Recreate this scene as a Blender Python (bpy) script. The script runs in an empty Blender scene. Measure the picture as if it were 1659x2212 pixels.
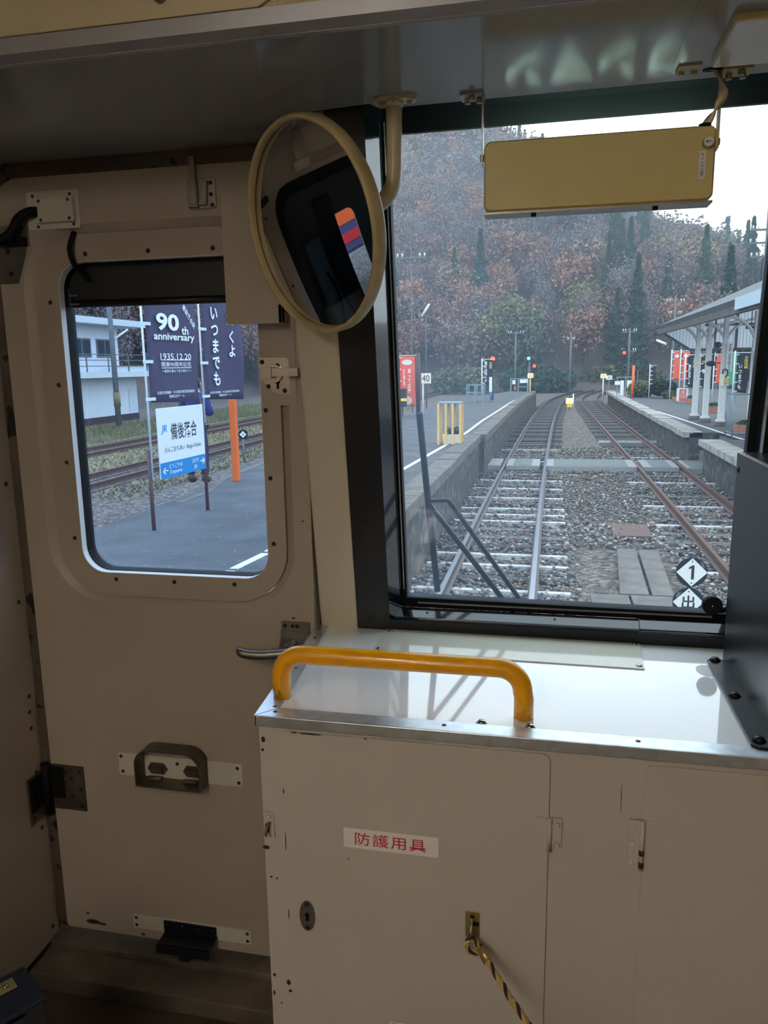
import bpy, bmesh, math, random
import numpy as np
from mathutils import Vector, Matrix

random.seed(7)
rng = np.random.default_rng(11)
SC = bpy.context.scene
COL = SC.collection
PI = math.pi

# ------------------------------------------------------------------ camera
EYE = Vector((0.0, 0.0, 2.8))
yaw, pitch, roll = math.radians(12.278), math.radians(10.775), math.radians(-0.8965)
fwd = Vector((-math.sin(yaw) * math.cos(pitch), math.cos(yaw) * math.cos(pitch), -math.sin(pitch)))
rgt = Vector((math.cos(yaw), math.sin(yaw), 0.0))
upv = rgt.cross(fwd)
r2 = math.cos(roll) * rgt + math.sin(roll) * upv
u2 = -math.sin(roll) * rgt + math.cos(roll) * upv
cam = bpy.data.cameras.new('camera')
cam.sensor_fit = 'HORIZONTAL'
cam.sensor_width = 36.0
cam.lens = 36.0 * 1662.0 / 1659.0
cam.clip_start = 0.02
cam.clip_end = 600
cam_ob = bpy.data.objects.new('camera', cam)
COL.objects.link(cam_ob)
mw = Matrix((r2, u2, -fwd)).transposed().to_4x4()
mw.translation = EYE
cam_ob.matrix_world = mw
SC.camera = cam_ob

# ------------------------------------------------------------------ sky, lamps, exposure
SC.view_settings.view_transform = 'Standard'
SC.view_settings.look = 'None'
SC.view_settings.exposure = 0.0
SC.view_settings.gamma = 1.0
SC.view_settings.use_curve_mapping = False
SC.cycles.use_denoising = True
SC.cycles.max_bounces = 8
SC.cycles.diffuse_bounces = 4
SC.cycles.glossy_bounces = 5
SC.cycles.transparent_max_bounces = 12
SC.cycles.transmission_bounces = 6
SC.cycles.sample_clamp_indirect = 25.0
SC.cycles.caustics_reflective = False
SC.cycles.caustics_refractive = False

world = bpy.data.worlds.new('overcast_sky')
SC.world = world
world.use_nodes = True
wn = world.node_tree
bgn = wn.nodes['Background']
tcn = wn.nodes.new('ShaderNodeTexCoord')
sxyz = wn.nodes.new('ShaderNodeSeparateXYZ')
wrm = wn.nodes.new('ShaderNodeValToRGB')
wn.links.new(tcn.outputs['Generated'], sxyz.inputs[0])
wn.links.new(sxyz.outputs['Z'], wrm.inputs[0])
wrm.color_ramp.elements[0].position = 0.0
wrm.color_ramp.elements[0].color = (0.86, 0.93, 1.0, 1)
wrm.color_ramp.elements[1].position = 0.8
wrm.color_ramp.elements[1].color = (0.80, 0.90, 1.0, 1)
wn.links.new(wrm.outputs[0], bgn.inputs['Color'])
SKY = 3.0
bgn.inputs['Strength'].default_value = SKY


def area(name, loc, rot, sx, sy, power, color, portal=False):
    l = bpy.data.lights.new(name, 'AREA')
    l.shape = 'RECTANGLE'
    l.size, l.size_y = sx, sy
    l.energy = power
    l.color = color
    o = bpy.data.objects.new(name, l)
    COL.objects.link(o)
    o.location = loc
    o.rotation_euler = rot
    if portal:
        l.cycles.is_portal = True
    return o


TUBE_STRENGTH = 112.0
# daylight portals in the two front windows
area('windscreen_portal', (0.03, 1.72, 2.72), (math.radians(-81), 0, 0), 0.78, 1.02, 1, (1, 1, 1), True)
area('door_pane_portal', (-0.89, 1.75, 2.62), (math.radians(-90), 0, 0), 0.52, 0.68, 1, (1, 1, 1), True)


# ------------------------------------------------------------------ materials
def lin(c):
    return tuple(((x / 255.0) / 12.92 if x / 255.0 <= 0.04045 else ((x / 255.0 + 0.055) / 1.055) ** 2.4) for x in c)


def mat(name, rgb, rough=0.5, metal=0.0, var=0.08, vs=6.0, bump=0.0, bs=60.0, spec=0.5, coat=0.0,
        rgb2=None, spot=None, spots=14.0, spotw=0.62, emit=None, estr=0.0, vdetail=4.0):
    m = bpy.data.materials.new(name)
    m.use_nodes = True
    nt = m.node_tree
    b = nt.nodes['Principled BSDF']
    c1 = lin(rgb)
    c2 = lin(rgb2) if rgb2 else tuple(x * (1 - var) for x in c1)
    tc = nt.nodes.new('ShaderNodeTexCoord')
    no = nt.nodes.new('ShaderNodeTexNoise')
    no.inputs['Scale'].default_value = vs
    no.inputs['Detail'].default_value = vdetail
    nt.links.new(tc.outputs['Object'], no.inputs['Vector'])
    rp = nt.nodes.new('ShaderNodeValToRGB')
    rp.color_ramp.elements[0].position = 0.35
    rp.color_ramp.elements[1].position = 0.68
    rp.color_ramp.elements[0].color = (*c2, 1)
    rp.color_ramp.elements[1].color = (*c1, 1)
    nt.links.new(no.outputs['Fac'], rp.inputs[0])
    out = rp.outputs[0]
    if spot:
        n2 = nt.nodes.new('ShaderNodeTexNoise')
        n2.inputs['Scale'].default_value = spots
        n2.inputs['Detail'].default_value = 3
        nt.links.new(tc.outputs['Object'], n2.inputs['Vector'])
        r2_ = nt.nodes.new('ShaderNodeValToRGB')
        r2_.color_ramp.elements[0].position = spotw
        r2_.color_ramp.elements[1].position = spotw + 0.03
        nt.links.new(n2.outputs['Fac'], r2_.inputs[0])
        mx = nt.nodes.new('ShaderNodeMix')
        mx.data_type = 'RGBA'
        nt.links.new(r2_.outputs[0], mx.inputs['Factor'])
        nt.links.new(out, mx.inputs['A'])
        mx.inputs['B'].default_value = (*lin(spot), 1)
        out = mx.outputs['Result']
    nt.links.new(out, b.inputs['Base Color'])
    b.inputs['Roughness'].default_value = rough
    b.inputs['Metallic'].default_value = metal
    b.inputs['Specular IOR Level'].default_value = spec
    b.inputs['Coat Weight'].default_value = coat
    b.inputs['Coat Roughness'].default_value = 0.05
    if bump:
        n3 = nt.nodes.new('ShaderNodeTexNoise')
        n3.inputs['Scale'].default_value = bs
        n3.inputs['Detail'].default_value = 3
        nt.links.new(tc.outputs['Object'], n3.inputs['Vector'])
        bp = nt.nodes.new('ShaderNodeBump')
        bp.inputs['Strength'].default_value = bump
        bp.inputs['Distance'].default_value = 0.01
        nt.links.new(n3.outputs['Fac'], bp.inputs['Height'])
        nt.links.new(bp.outputs[0], b.inputs['Normal'])
    if emit:
        b.inputs['Emission Color'].default_value = (*lin(emit), 1)
        b.inputs['Emission Strength'].default_value = estr
    return m


def glass_mat(name, dirt, dirtcol, tint=(0.93, 0.97, 0.97), streak=0.0):
    """thin window pane: clear, mirror-like by angle, with a film of dust"""
    m = bpy.data.materials.new(name)
    m.use_nodes = True
    nt = m.node_tree
    nt.nodes.clear()
    o = nt.nodes.new('ShaderNodeOutputMaterial')
    tr = nt.nodes.new('ShaderNodeBsdfTransparent')
    tr.inputs[0].default_value = (*tint, 1)
    gl = nt.nodes.new('ShaderNodeBsdfGlossy')
    gl.inputs['Roughness'].default_value = 0.0
    fr = nt.nodes.new('ShaderNodeFresnel')
    fr.inputs[0].default_value = 1.45
    mx = nt.nodes.new('ShaderNodeMixShader')
    geo = nt.nodes.new('ShaderNodeNewGeometry')
    # the far side of the pane must reflect like the near side
    mul = nt.nodes.new('ShaderNodeMath')
    mul.operation = 'MULTIPLY'
    inv = nt.nodes.new('ShaderNodeMath')
    inv.operation = 'SUBTRACT'
    inv.inputs[0].default_value = 1.0
    nt.links.new(geo.outputs['Backfacing'], inv.inputs[1])
    nt.links.new(fr.outputs[0], mul.inputs[0])
    nt.links.new(inv.outputs[0], mul.inputs[1])
    nt.links.new(mul.outputs[0], mx.inputs[0])
    nt.links.new(tr.outputs[0], mx.inputs[1])
    nt.links.new(gl.outputs[0], mx.inputs[2])
    last = mx.outputs[0]
    if dirt > 0:
        tl = nt.nodes.new('ShaderNodeBsdfTranslucent')
        tl.inputs[0].default_value = (*lin(dirtcol), 1)
        tc = nt.nodes.new('ShaderNodeTexCoord')
        no = nt.nodes.new('ShaderNodeTexNoise')
        no.inputs['Scale'].default_value = 3.0
        no.inputs['Detail'].default_value = 8
        nt.links.new(tc.outputs['Object'], no.inputs['Vector'])
        mr = nt.nodes.new('ShaderNodeMapRange')
        mr.inputs[1].default_value = 0.3
        mr.inputs[2].default_value = 0.75
        mr.inputs[3].default_value = dirt * 0.6
        mr.inputs[4].default_value = dirt * 1.4
        nt.links.new(no.outputs['Fac'], mr.inputs[0])
        if streak:
            # the film is denser towards the left of the pane
            sx = nt.nodes.new('ShaderNodeSeparateXYZ')
            nt.links.new(tc.outputs['Object'], sx.inputs[0])
            ms = nt.nodes.new('ShaderNodeMapRange')
            ms.inputs[1].default_value = -0.36
            ms.inputs[2].default_value = 0.05
            ms.inputs[3].default_value = 2.0
            ms.inputs[4].default_value = 0.8
            nt.links.new(sx.outputs['X'], ms.inputs[0])
            mm = nt.nodes.new('ShaderNodeMath')
            mm.operation = 'MULTIPLY'
            nt.links.new(mr.outputs[0], mm.inputs[0])
            nt.links.new(ms.outputs[0], mm.inputs[1])
            mr = mm
        m2 = nt.nodes.new('ShaderNodeMixShader')
        nt.links.new(mr.outputs[0], m2.inputs[0])
        nt.links.new(last, m2.inputs[1])
        nt.links.new(tl.outputs[0], m2.inputs[2])
        last = m2.outputs[0]
    nt.links.new(last, o.inputs[0])
    return m


BEIGE = mat('beige_paint', (172, 160, 146), 0.42, var=0.06, vs=3.0, bump=0.02, bs=90)
BEIGE_CAB = mat('beige_cabinet_paint', (192, 186, 178), 0.45, var=0.05, vs=2.5, bump=0.02, bs=120)
BEIGE_L = mat('beige_plate', (205, 200, 185), 0.45, var=0.06)
CREAM_PIL = mat('cream_pillar_paint', (198, 188, 166), 0.5, var=0.05, vs=2.0)
JAMB = mat('grubby_steel_jamb', (104, 92, 80), 0.45, 0.2, var=0.4, vs=9, spot=(30, 24, 20), spots=18, spotw=0.6)
STEEL = mat('brushed_steel', (150, 145, 138), 0.35, 0.9, var=0.25, vs=12)
STEEL_D = mat('dark_worn_steel', (104, 94, 84), 0.4, 0.4, var=0.5, vs=14)
STEP = mat('worn_step_steel', (112, 102, 92), 0.45, 0.3, var=0.5, vs=8)
CHROME = mat('polished_steel', (172, 170, 166), 0.16, 1.0, var=0.1)
GALV = mat('galvanised_trim', (214, 220, 228), 0.3, 0.75, var=0.2, vs=45)
ALU = mat('aluminium_lip', (176, 178, 184), 0.38, 0.7, var=0.1)
SCREW = mat('screw_head', (70, 62, 54), 0.35, 0.9, var=0.3)
SOFFIT = mat('grey_soffit_vinyl', (158, 156, 153), 0.135, var=0.1, vs=4, bump=0.012, bs=260)
FABRIC = mat('cream_woven_lining', (214, 198, 164), 0.8, var=0.12, vs=160, bump=0.2, bs=300)
ACCESS = mat('cream_access_panel', (216, 202, 170), 0.5, var=0.06, vs=3)
BLACK = mat('black_frame_paint', (20, 22, 28), 0.3, var=0.15, vs=4, spec=0.35)
SATINB = mat('satin_black_frame', (22, 23, 28), 0.42, var=0.15, vs=4, spec=0.35)
GLOSSB = mat('glossy_black_frame', (20, 23, 30), 0.12, var=0.1, vs=4, coat=0.9)
RUBBER = mat('black_rubber', (10, 10, 11), 0.7, var=0.2, spec=0.25)
COUNTER = mat('white_laminate', (240, 240, 242), 0.06, var=0.02, vs=3, coat=1.0)
COVER = mat('ivory_cover_plate', (206, 203, 192), 0.09, var=0.04, vs=18, spot=(150, 140, 125), spots=120, spotw=0.74)
YELLOW = mat('yellow_handle_paint', (250, 176, 4), 0.26, var=0.02, coat=0.25)
BOXY = mat('yellowed_cream_plastic', (214, 198, 134), 0.38, var=0.08, vs=4)
CREAM_PIPE = mat('cream_pipe_paint', (206, 192, 160), 0.3, var=0.06, spot=(70, 55, 40), spots=90, spotw=0.76)
RIM = mat('aged_cream_rim', (196, 178, 132), 0.45, var=0.25, vs=18)
MIRROR = mat('mirror_silver', (235, 235, 235), 0.015, 1.0, var=0.0)
WHITE = mat('white_plastic', (236, 236, 236), 0.45, var=0.03)
WHITE_MARK = mat('white_print', (232, 234, 238), 0.7, var=0.02)
RED_PRINT = mat('red_print', (205, 40, 44), 0.6, var=0.02)
BLACK_PRINT = mat('black_print', (24, 24, 26), 0.6, var=0.02)
BLUE_PRINT = mat('blue_print', (20, 130, 196), 0.6, var=0.02)
YELLOW_PRINT = mat('yellow_print', (226, 212, 60), 0.6, var=0.02)
NAVY_LEATHER = mat('navy_leather', (16, 22, 34), 0.35, var=0.2, bump=0.1, bs=200)
BRASS = mat('brass', (186, 166, 108), 0.32, 0.8, var=0.1)
FLOORM = mat('dark_floor_vinyl', (78, 68, 54), 0.5, var=0.25, vs=4)
ROPE_Y = mat('rope_straw', (196, 170, 104), 0.75, var=0.3, vs=120)
ROPE_K = mat('rope_dark', (44, 34, 34), 0.75, var=0.3, vs=120)
PAINTCHIP = mat('dark_paint_chip', (52, 38, 32), 0.7, var=0.3)
SHADE = mat('black_roller_shade', (14, 14, 15), 0.5, var=0.2)
LIT = mat('lit_sign_face', (225, 255, 240), 0.5, emit=(205, 255, 235), estr=150.0)
TUBE = mat('fluorescent_tube', (255, 244, 226), 0.5, emit=(255, 243, 226), estr=TUBE_STRENGTH)
LAMPGREY = mat('lamp_reflector', (226, 222, 214), 0.2, 0.2, var=0.05)

GLASS_W = glass_mat('windscreen_glass', 0.04, (165, 192, 225), streak=1.0)
GLASS_D = glass_mat('door_glass', 0.02, (170, 190, 225), tint=(0.80, 0.90, 1.0))

# outdoors
ASPHALT = mat('platform_asphalt', (78, 80, 84), 0.8, var=0.4, vs=2.0, bump=0.6, bs=60, spot=(122, 122, 124), spots=20, spotw=0.68, vdetail=10)
COPING = mat('coping_stone', (104, 98, 92), 0.8, var=0.4, vs=4.0, bump=0.5, bs=40)
COPING_R = mat('pale_coping_stone', (164, 162, 156), 0.8, var=0.45, vs=2.5, bump=0.4, bs=40)
STONEWALL = mat('mossy_stone_wall', (80, 76, 72), 0.9, var=0.6, vs=5.0, bump=1.0, bs=14, spot=(98, 92, 86), spots=5, spotw=0.6, rgb2=(46, 46, 40))
LINE = mat('white_line_paint', (216, 220, 224), 0.7, var=0.15, vs=30)
RAIL_DARK = mat('rail_brown_steel', (88, 74, 72), 0.45, 0.4, var=0.25, vs=20)
RAIL_TOP = mat('rail_polished_top', (150, 158, 172), 0.25, 0.7, var=0.1)
RAIL_RUST = mat('rail_rust', (104, 76, 66), 0.6, 0.3, var=0.25, vs=20)
SLEEPER = mat('weathered_sleeper', (112, 108, 108), 0.85, var=0.5, vs=8, bump=0.4, bs=40)
SLEEPER_D = mat('dark_sleeper', (66, 62, 62), 0.85, var=0.5, vs=8, bump=0.4, bs=40)
SLEEPER_P = mat('pale_sleeper', (196, 198, 204), 0.8, var=0.3, vs=8, bump=0.3, bs=40)
RUBBERMAT = mat('green_grey_crossing_mat', (102, 110, 110), 0.8, var=0.12, vs=30)
BOARD = mat('grey_crossing_board', (150, 150, 152), 0.8, var=0.25, vs=20)
CONC = mat('concrete', (110, 104, 100), 0.85, var=0.4, vs=3.5, bump=0.3, bs=30)
RUSTPLATE = mat('rusty_mesh_cover', (104, 78, 74), 0.8, var=0.3, vs=40)
POLE_BROWN = mat('brown_post_paint', (84, 58, 56), 0.6, var=0.15)
POLE_WHITE = mat('white_pole', (206, 214, 226), 0.5, var=0.05)
POLE_GREY = mat('weathered_grey_pole', (104, 108, 112), 0.8, var=0.2)
SIGNW = mat('white_enamel_sign', (222, 226, 228), 0.35, var=0.03)
SIGNB = mat('blue_enamel_band', (22, 128, 190), 0.35, var=0.03)
FLAGM = mat('slate_violet_cloth', (64, 57, 82), 0.85, var=0.12, vs=3)
FLAGK = mat('dark_slate_cloth', (38, 38, 48), 0.85, var=0.12, vs=3)
FLAGR = mat('orange_red_cloth', (220, 98, 78), 0.85, var=0.1, vs=3)
FLAGG = mat('green_cloth', (78, 140, 108), 0.85, var=0.1, vs=3)
FLAGWH = mat('white_cloth', (206, 214, 220), 0.85, var=0.08, vs=3)
ORANGE = mat('orange_post_paint', (235, 106, 30), 0.5, var=0.06)
BLUEJ = mat('blue_jacket', (24, 42, 108), 0.75, var=0.15)
JEANS = mat('blue_jeans', (28, 42, 78), 0.8, var=0.2)
BOOT = mat('brown_boot', (78, 60, 44), 0.7, var=0.2)
SKIN = mat('skin', (200, 156, 130), 0.55, var=0.06)
HAIR = mat('black_hair', (22, 20, 20), 0.6, var=0.2)
BWALL = mat('white_render_wall', (206, 212, 220), 0.8, var=0.08, vs=1.0)
BBASE = mat('maroon_plinth', (70, 44, 54), 0.8, var=0.15)
BDARK = mat('dark_glazing', (44, 52, 60), 0.25, var=0.2)
BROOF = mat('pale_roof_edge', (196, 204, 212), 0.7, var=0.08)
GRASS = mat('rough_grass', (92, 98, 66), 0.95, var=0.5, vs=1.2, bump=1.0, bs=25, rgb2=(120, 112, 84))
WEEDS = mat('weed_leaves', (84, 98, 58), 0.9, var=0.5, vs=1.0)
BUSHD = mat('dark_bush_leaves', (44, 58, 42), 0.9, var=0.4, vs=2)
GOLDW = mat('varnished_slat', (214, 178, 112), 0.5, var=0.15)
TROUGH = mat('cream_planter', (226, 220, 204), 0.6, var=0.08)
LEAVES = mat('planter_leaves', (52, 84, 48), 0.8, var=0.4, vs=8)
PETAL = mat('yellow_petals', (226, 190, 60), 0.7, var=0.2)
TERRA = mat('terracotta', (168, 112, 84), 0.8, var=0.15)
STEELBLUE = mat('blue_grey_steel', (120, 142, 156), 0.5, 0.3, var=0.1)
COLUMNW = mat('flaking_white_timber', (220, 224, 228), 0.75, var=0.12, vs=28, rgb2=(186, 188, 190))
TIMBER = mat('dark_weathered_timber', (92, 86, 84), 0.85, var=0.35, vs=4)
ROOFT = mat('grey_roof_sheet', (84, 88, 94), 0.7, var=0.2, vs=4)
CORR = mat('white_corrugated_sheet', (222, 228, 234), 0.6, var=0.06)
_b = CORR.node_tree.nodes['Principled BSDF']
_t = CORR.node_tree.nodes.new('ShaderNodeBsdfTranslucent')
_t.inputs[0].default_value = (0.92, 0.95, 1.0, 1)
_m = CORR.node_tree.nodes.new('ShaderNodeMixShader')
_m.inputs[0].default_value = 0.55
CORR.node_tree.links.new(_b.outputs[0], _m.inputs[1])
CORR.node_tree.links.new(_t.outputs[0], _m.inputs[2])
CORR.node_tree.links.new(_m.outputs[0], CORR.node_tree.nodes['Material Output'].inputs[0])
FASCIA = mat('pale_blue_fascia', (176, 200, 214), 0.6, var=0.06)
SIGGREY = mat('signal_dark_hood', (30, 32, 36), 0.6, var=0.15)
RED_LED = mat('red_signal_lens', (255, 60, 40), 0.4, emit=(255, 40, 30), estr=9.0)
GREEN_LED = mat('green_signal_lens', (120, 255, 220), 0.4, emit=(60, 255, 190), estr=6.0)
YBOX = mat('yellow_marker', (240, 208, 40), 0.5, var=0.05)
YLIT = mat('lit_speed_board', (255, 240, 180), 0.5, emit=(255, 226, 140), estr=0.5)
TRUNK = mat('grey_brown_bark', (96, 84, 78), 0.9, var=0.35, vs=6)
REDTRAIN = mat('train_violet_body', (74, 66, 100), 0.4, var=0.05)
TRAINOR = mat('train_orange_band', (226, 92, 40), 0.4, var=0.05)
TRAINRD = mat('train_red_band', (196, 46, 46), 0.4, var=0.05)


def leafmat(name, stops):
    """foliage: each tree draws its hue from the stops, each clump shifts a little"""
    m = bpy.data.materials.new(name)
    m.use_nodes = True
    nt = m.node_tree
    b = nt.nodes['Principled BSDF']
    oi = nt.nodes.new('ShaderNodeObjectInfo')
    tc = nt.nodes.new('ShaderNodeTexCoord')
    no = nt.nodes.new('ShaderNodeTexNoise')
    no.inputs['Scale'].default_value = 0.55
    no.inputs['Detail'].default_value = 3
    geo = nt.nodes.new('ShaderNodeNewGeometry')
    nt.links.new(geo.outputs['Position'], no.inputs['Vector'])
    ad = nt.nodes.new('ShaderNodeMath')
    ad.operation = 'MULTIPLY_ADD'
    nt.links.new(no.outputs['Fac'], ad.inputs[0])
    ad.inputs[1].default_value = 0.7
    sb = nt.nodes.new('ShaderNodeMath')
    sb.operation = 'SUBTRACT'
    nt.links.new(oi.outputs['Random'], sb.inputs[0])
    sb.inputs[1].default_value = 0.35
    nt.links.new(sb.outputs[0], ad.inputs[2])
    rp = nt.nodes.new('ShaderNodeValToRGB')
    els = rp.color_ramp.elements
    while len(els) < len(stops):
        els.new(0.5)
    for i, c in enumerate(stops):
        els[i].position = i / max(1, len(stops) - 1)
        els[i].color = (*lin(c), 1)
    nt.links.new(ad.outputs[0], rp.inputs[0])
    nt.links.new(rp.outputs[0], b.inputs['Base Color'])
    b.inputs['Roughness'].default_value = 0.9
    b.inputs['Specular IOR Level'].default_value = 0.1
    return m


LEAF_RUST = leafmat('rust_leaves', [(104, 92, 94), (138, 106, 94), (156, 114, 92), (114, 98, 100), (142, 122, 102)])
LEAF_OLIVE = leafmat('olive_leaves', [(80, 92, 78), (112, 112, 78), (92, 100, 84), (126, 120, 86)])
LEAF_GREEN = leafmat('dark_green_needles', [(44, 70, 62), (60, 86, 70), (50, 74, 68)])
LEAF_BARE = leafmat('bare_twigs', [(112, 106, 112), (126, 114, 112), (104, 102, 112)])


# ------------------------------------------------------------------ builders
class Fr:
    """a plane: origin, two in-plane axes, w = u x v points out of it"""
    def __init__(s, o, u, v):
        s.o, s.u, s.v = Vector(o), Vector(u).normalized(), Vector(v).normalized()
        s.w = s.u.cross(s.v)

    def p(s, a, b, c=0.0):
        return s.o + s.u * a + s.v * b + s.w * c


DOORF = Fr((0, 1.66, 0), (1, 0, 0), (0, 0, 1))
CABF = Fr((0, 1.203, 0), (1, 0, 0), (0, 0, 1))
RK = math.radians(9.0)
RAKE = Fr((0, 1.685, 2.19), (1, 0, 0), (0, -math.sin(RK), math.cos(RK)))
FLAT = Fr((0, 0, 0), (1, 0, 0), (0, 1, 0))


def rr(u0, u1, v0, v1, r=0.0, n=5, radii=None):
    rs = radii or (r, r, r, r)
    cs = ((u1, v0, -90), (u1, v1, 0), (u0, v1, 90), (u0, v0, 180))
    out = []
    for (cu, cv, a0), q in zip(cs, rs):
        cu2 = cu - q if cu == u1 else cu + q
        cv2 = cv - q if cv == v1 else cv + q
        for k in range(n + 1):
            a = math.radians(a0 + 90.0 * k / n)
            out.append((cu2 + q * math.cos(a), cv2 + q * math.sin(a)))
    return out


def circ(u, v, r, n=20, ry=None):
    ry = ry or r
    return [(u + r * math.cos(2 * PI * k / n), v + ry * math.sin(2 * PI * k / n)) for k in range(n)]


class MB:
    def __init__(s):
        s.v, s.f, s.mi, s.sm, s.m = [], [], [], [], 0

    def use(s, i):
        s.m = i
        return s

    def add(s, verts, faces, smooth=False):
        b = len(s.v)
        s.v += [Vector(p) for p in verts]
        for f in faces:
            s.f.append([b + i for i in f])
            s.mi.append(s.m)
            s.sm.append(smooth)
        return s

    def box(s, x0, x1, y0, y1, z0, z1):
        return s.add([(x0, y0, z0), (x1, y0, z0), (x1, y1, z0), (x0, y1, z0), (x0, y0, z1), (x1, y0, z1), (x1, y1, z1), (x0, y1, z1)],
                     [(3, 2, 1, 0), (4, 5, 6, 7), (0, 1, 5, 4), (1, 2, 6, 5), (2, 3, 7, 6), (3, 0, 4, 7)])

    def prism(s, F, loop, w0, w1):
        n = len(loop)
        vs = [F.p(a, b, w0) for a, b in loop] + [F.p(a, b, w1) for a, b in loop]
        return s.add(vs, [list(range(n))[::-1], list(range(n, 2 * n))] + [(i, (i + 1) % n, n + (i + 1) % n, n + i) for i in range(n)])

    def fbox(s, F, u0, u1, v0, v1, w0, w1):
        return s.prism(F, [(u0, v0), (u1, v0), (u1, v1), (u0, v1)], w0, w1)

    def ring(s, F, lo, li, w0, w1):
        n = len(lo)
        vs = [F.p(a, b, w) for lp, w in ((lo, w0), (lo, w1), (li, w1), (li, w0)) for a, b in lp]
        fs = []
        for k in range(4):
            k2 = (k + 1) % 4
            for i in range(n):
                j = (i + 1) % n
                fs.append((k * n + i, k * n + j, k2 * n + j, k2 * n + i))
        return s.add(vs, fs)

    def loft(s, F, la, wa, lb, wb, smooth=False):
        n = len(la)
        vs = [F.p(a, b, wa) for a, b in la] + [F.p(a, b, wb) for a, b in lb]
        return s.add(vs, [(i, (i + 1) % n, n + (i + 1) % n, n + i) for i in range(n)], smooth)

    def tube(s, pts, r, n=12, cap=True, squash=None):
        pts = [Vector(p) for p in pts]
        rs = r if isinstance(r, (list, tuple)) else [r] * len(pts)
        t0 = (pts[1] - pts[0]).normalized()
        a = Vector((0, 0, 1)) if abs(t0.z) < 0.9 else Vector((1, 0, 0))
        nv = t0.cross(a).normalized()
        vs = []
        for i, p in enumerate(pts):
            t = ((pts[min(i + 1, len(pts) - 1)] - pts[max(i - 1, 0)])).normalized()
            nv = (nv - t * nv.dot(t)).normalized()
            bv = t.cross(nv)
            for k in range(n):
                an = 2 * PI * k / n
                vs.append(p + (nv * math.cos(an) * (squash or 1.0) + bv * math.sin(an)) * rs[i])
        fs = []
        for i in range(len(pts) - 1):
            for k in range(n):
                k2 = (k + 1) % n
                fs.append((i * n + k, i * n + k2, (i + 1) * n + k2, (i + 1) * n + k))
        s.add(vs, fs, True)
        if cap:
            b = len(s.v) - len(vs)
            for ring in (list(range(n))[::-1], list(range((len(pts) - 1) * n, len(pts) * n))):
                s.f.append([b + q for q in ring])
                s.mi.append(s.m)
                s.sm.append(False)
        return s

    def sweep(s, pts, prof, horizontal=True):
        """profile (side, up) carried along a level path"""
        pts = [Vector(p) for p in pts]
        n = len(prof)
        vs = []
        for i, p in enumerate(pts):
            t = (pts[min(i + 1, len(pts) - 1)] - pts[max(i - 1, 0)]).normalized()
            sd = Vector((t.y, -t.x, 0)).normalized()
            for a, b in prof:
                vs.append(p + sd * a + Vector((0, 0, b)))
        fs = [(i * n + k, i * n + (k + 1) % n, (i + 1) * n + (k + 1) % n, (i + 1) * n + k) for i in range(len(pts) - 1) for k in range(n)]
        fs += [list(range(n))[::-1], list(range((len(pts) - 1) * n, len(pts) * n))]
        return s.add(vs, fs)

    def dome(s, F, u, v, w, r, h, n=10):
        vs = [F.p(u, v, w + h)]
        for a, hh in ((0.55, 0.8), (1.0, 0.0)):
            vs += [F.p(u + r * a * math.cos(2 * PI * k / n), v + r * a * math.sin(2 * PI * k / n), w + h * hh) for k in range(n)]
        fs = [(0, 1 + k, 1 + (k + 1) % n) for k in range(n)] + [(1 + k, n + 1 + k, n + 1 + (k + 1) % n, 1 + (k + 1) % n) for k in range(n)]
        fs.append([n + 1 + k for k in range(n)][::-1])
        return s.add(vs, fs, True)

    def ball(s, c, r, n=10, m=6, sz=(1, 1, 1)):
        c = Vector(c)
        vs = [c + Vector((0, 0, -r * sz[2]))]
        for i in range(1, m):
            a = -PI / 2 + PI * i / m
            vs += [c + Vector((r * sz[0] * math.cos(a) * math.cos(2 * PI * k / n), r * sz[1] * math.cos(a) * math.sin(2 * PI * k / n), r * sz[2] * math.sin(a))) for k in range(n)]
        vs.append(c + Vector((0, 0, r * sz[2])))
        fs = [(0, 1 + (k + 1) % n, 1 + k) for k in range(n)]
        for i in range(m - 2):
            b = 1 + i * n
            fs += [(b + k, b + (k + 1) % n, b + n + (k + 1) % n, b + n + k) for k in range(n)]
        b = 1 + (m - 2) * n
        fs += [(b + k, b + (k + 1) % n, len(vs) - 1) for k in range(n)]
        return s.add(vs, fs, True)

    def build(s, name, mats, parent=None, label=None, bevel=0.0, fix=True):
        mats = mats if isinstance(mats, (list, tuple)) else [mats]
        base = world_loc(parent) if parent else Vector((0, 0, 0))
        if parent is None and s.v:
            xs = np.array([tuple(v) for v in s.v])
            lo, hi = xs.min(0), xs.max(0)
            base = Vector(((lo[0] + hi[0]) / 2, (lo[1] + hi[1]) / 2, lo[2]))
        me = bpy.data.meshes.new(name)
        me.from_pydata([v - base for v in s.v], [], s.f)
        for m in mats:
            me.materials.append(m)
        me.polygons.foreach_set('material_index', s.mi)
        me.polygons.foreach_set('use_smooth', s.sm)
        if fix:
            bm = bmesh.new()
            bm.from_mesh(me)
            bmesh.ops.recalc_face_normals(bm, faces=bm.faces)
            bm.to_mesh(me)
            bm.free()
        me.update()
        o = bpy.data.objects.new(name, me)
        COL.objects.link(o)
        if parent:
            o.parent = parent
        else:
            o.location = base
        if label:
            o['label'] = label
        if bevel:
            md = o.modifiers.new('edge', 'BEVEL')
            md.width = bevel
            md.segments = 2
            md.limit_method = 'ANGLE'
            md.angle_limit = math.radians(50)
        return o


def world_loc(o):
    p = Vector(o.location)
    while o.parent:
        o = o.parent
        p = p + Vector(o.location)
    return p


def tag(o, label, cat, group=None, kind=None):
    o['label'] = label
    o['category'] = cat
    if group:
        o['group'] = group
    if kind:
        o['kind'] = kind
    return o


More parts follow.
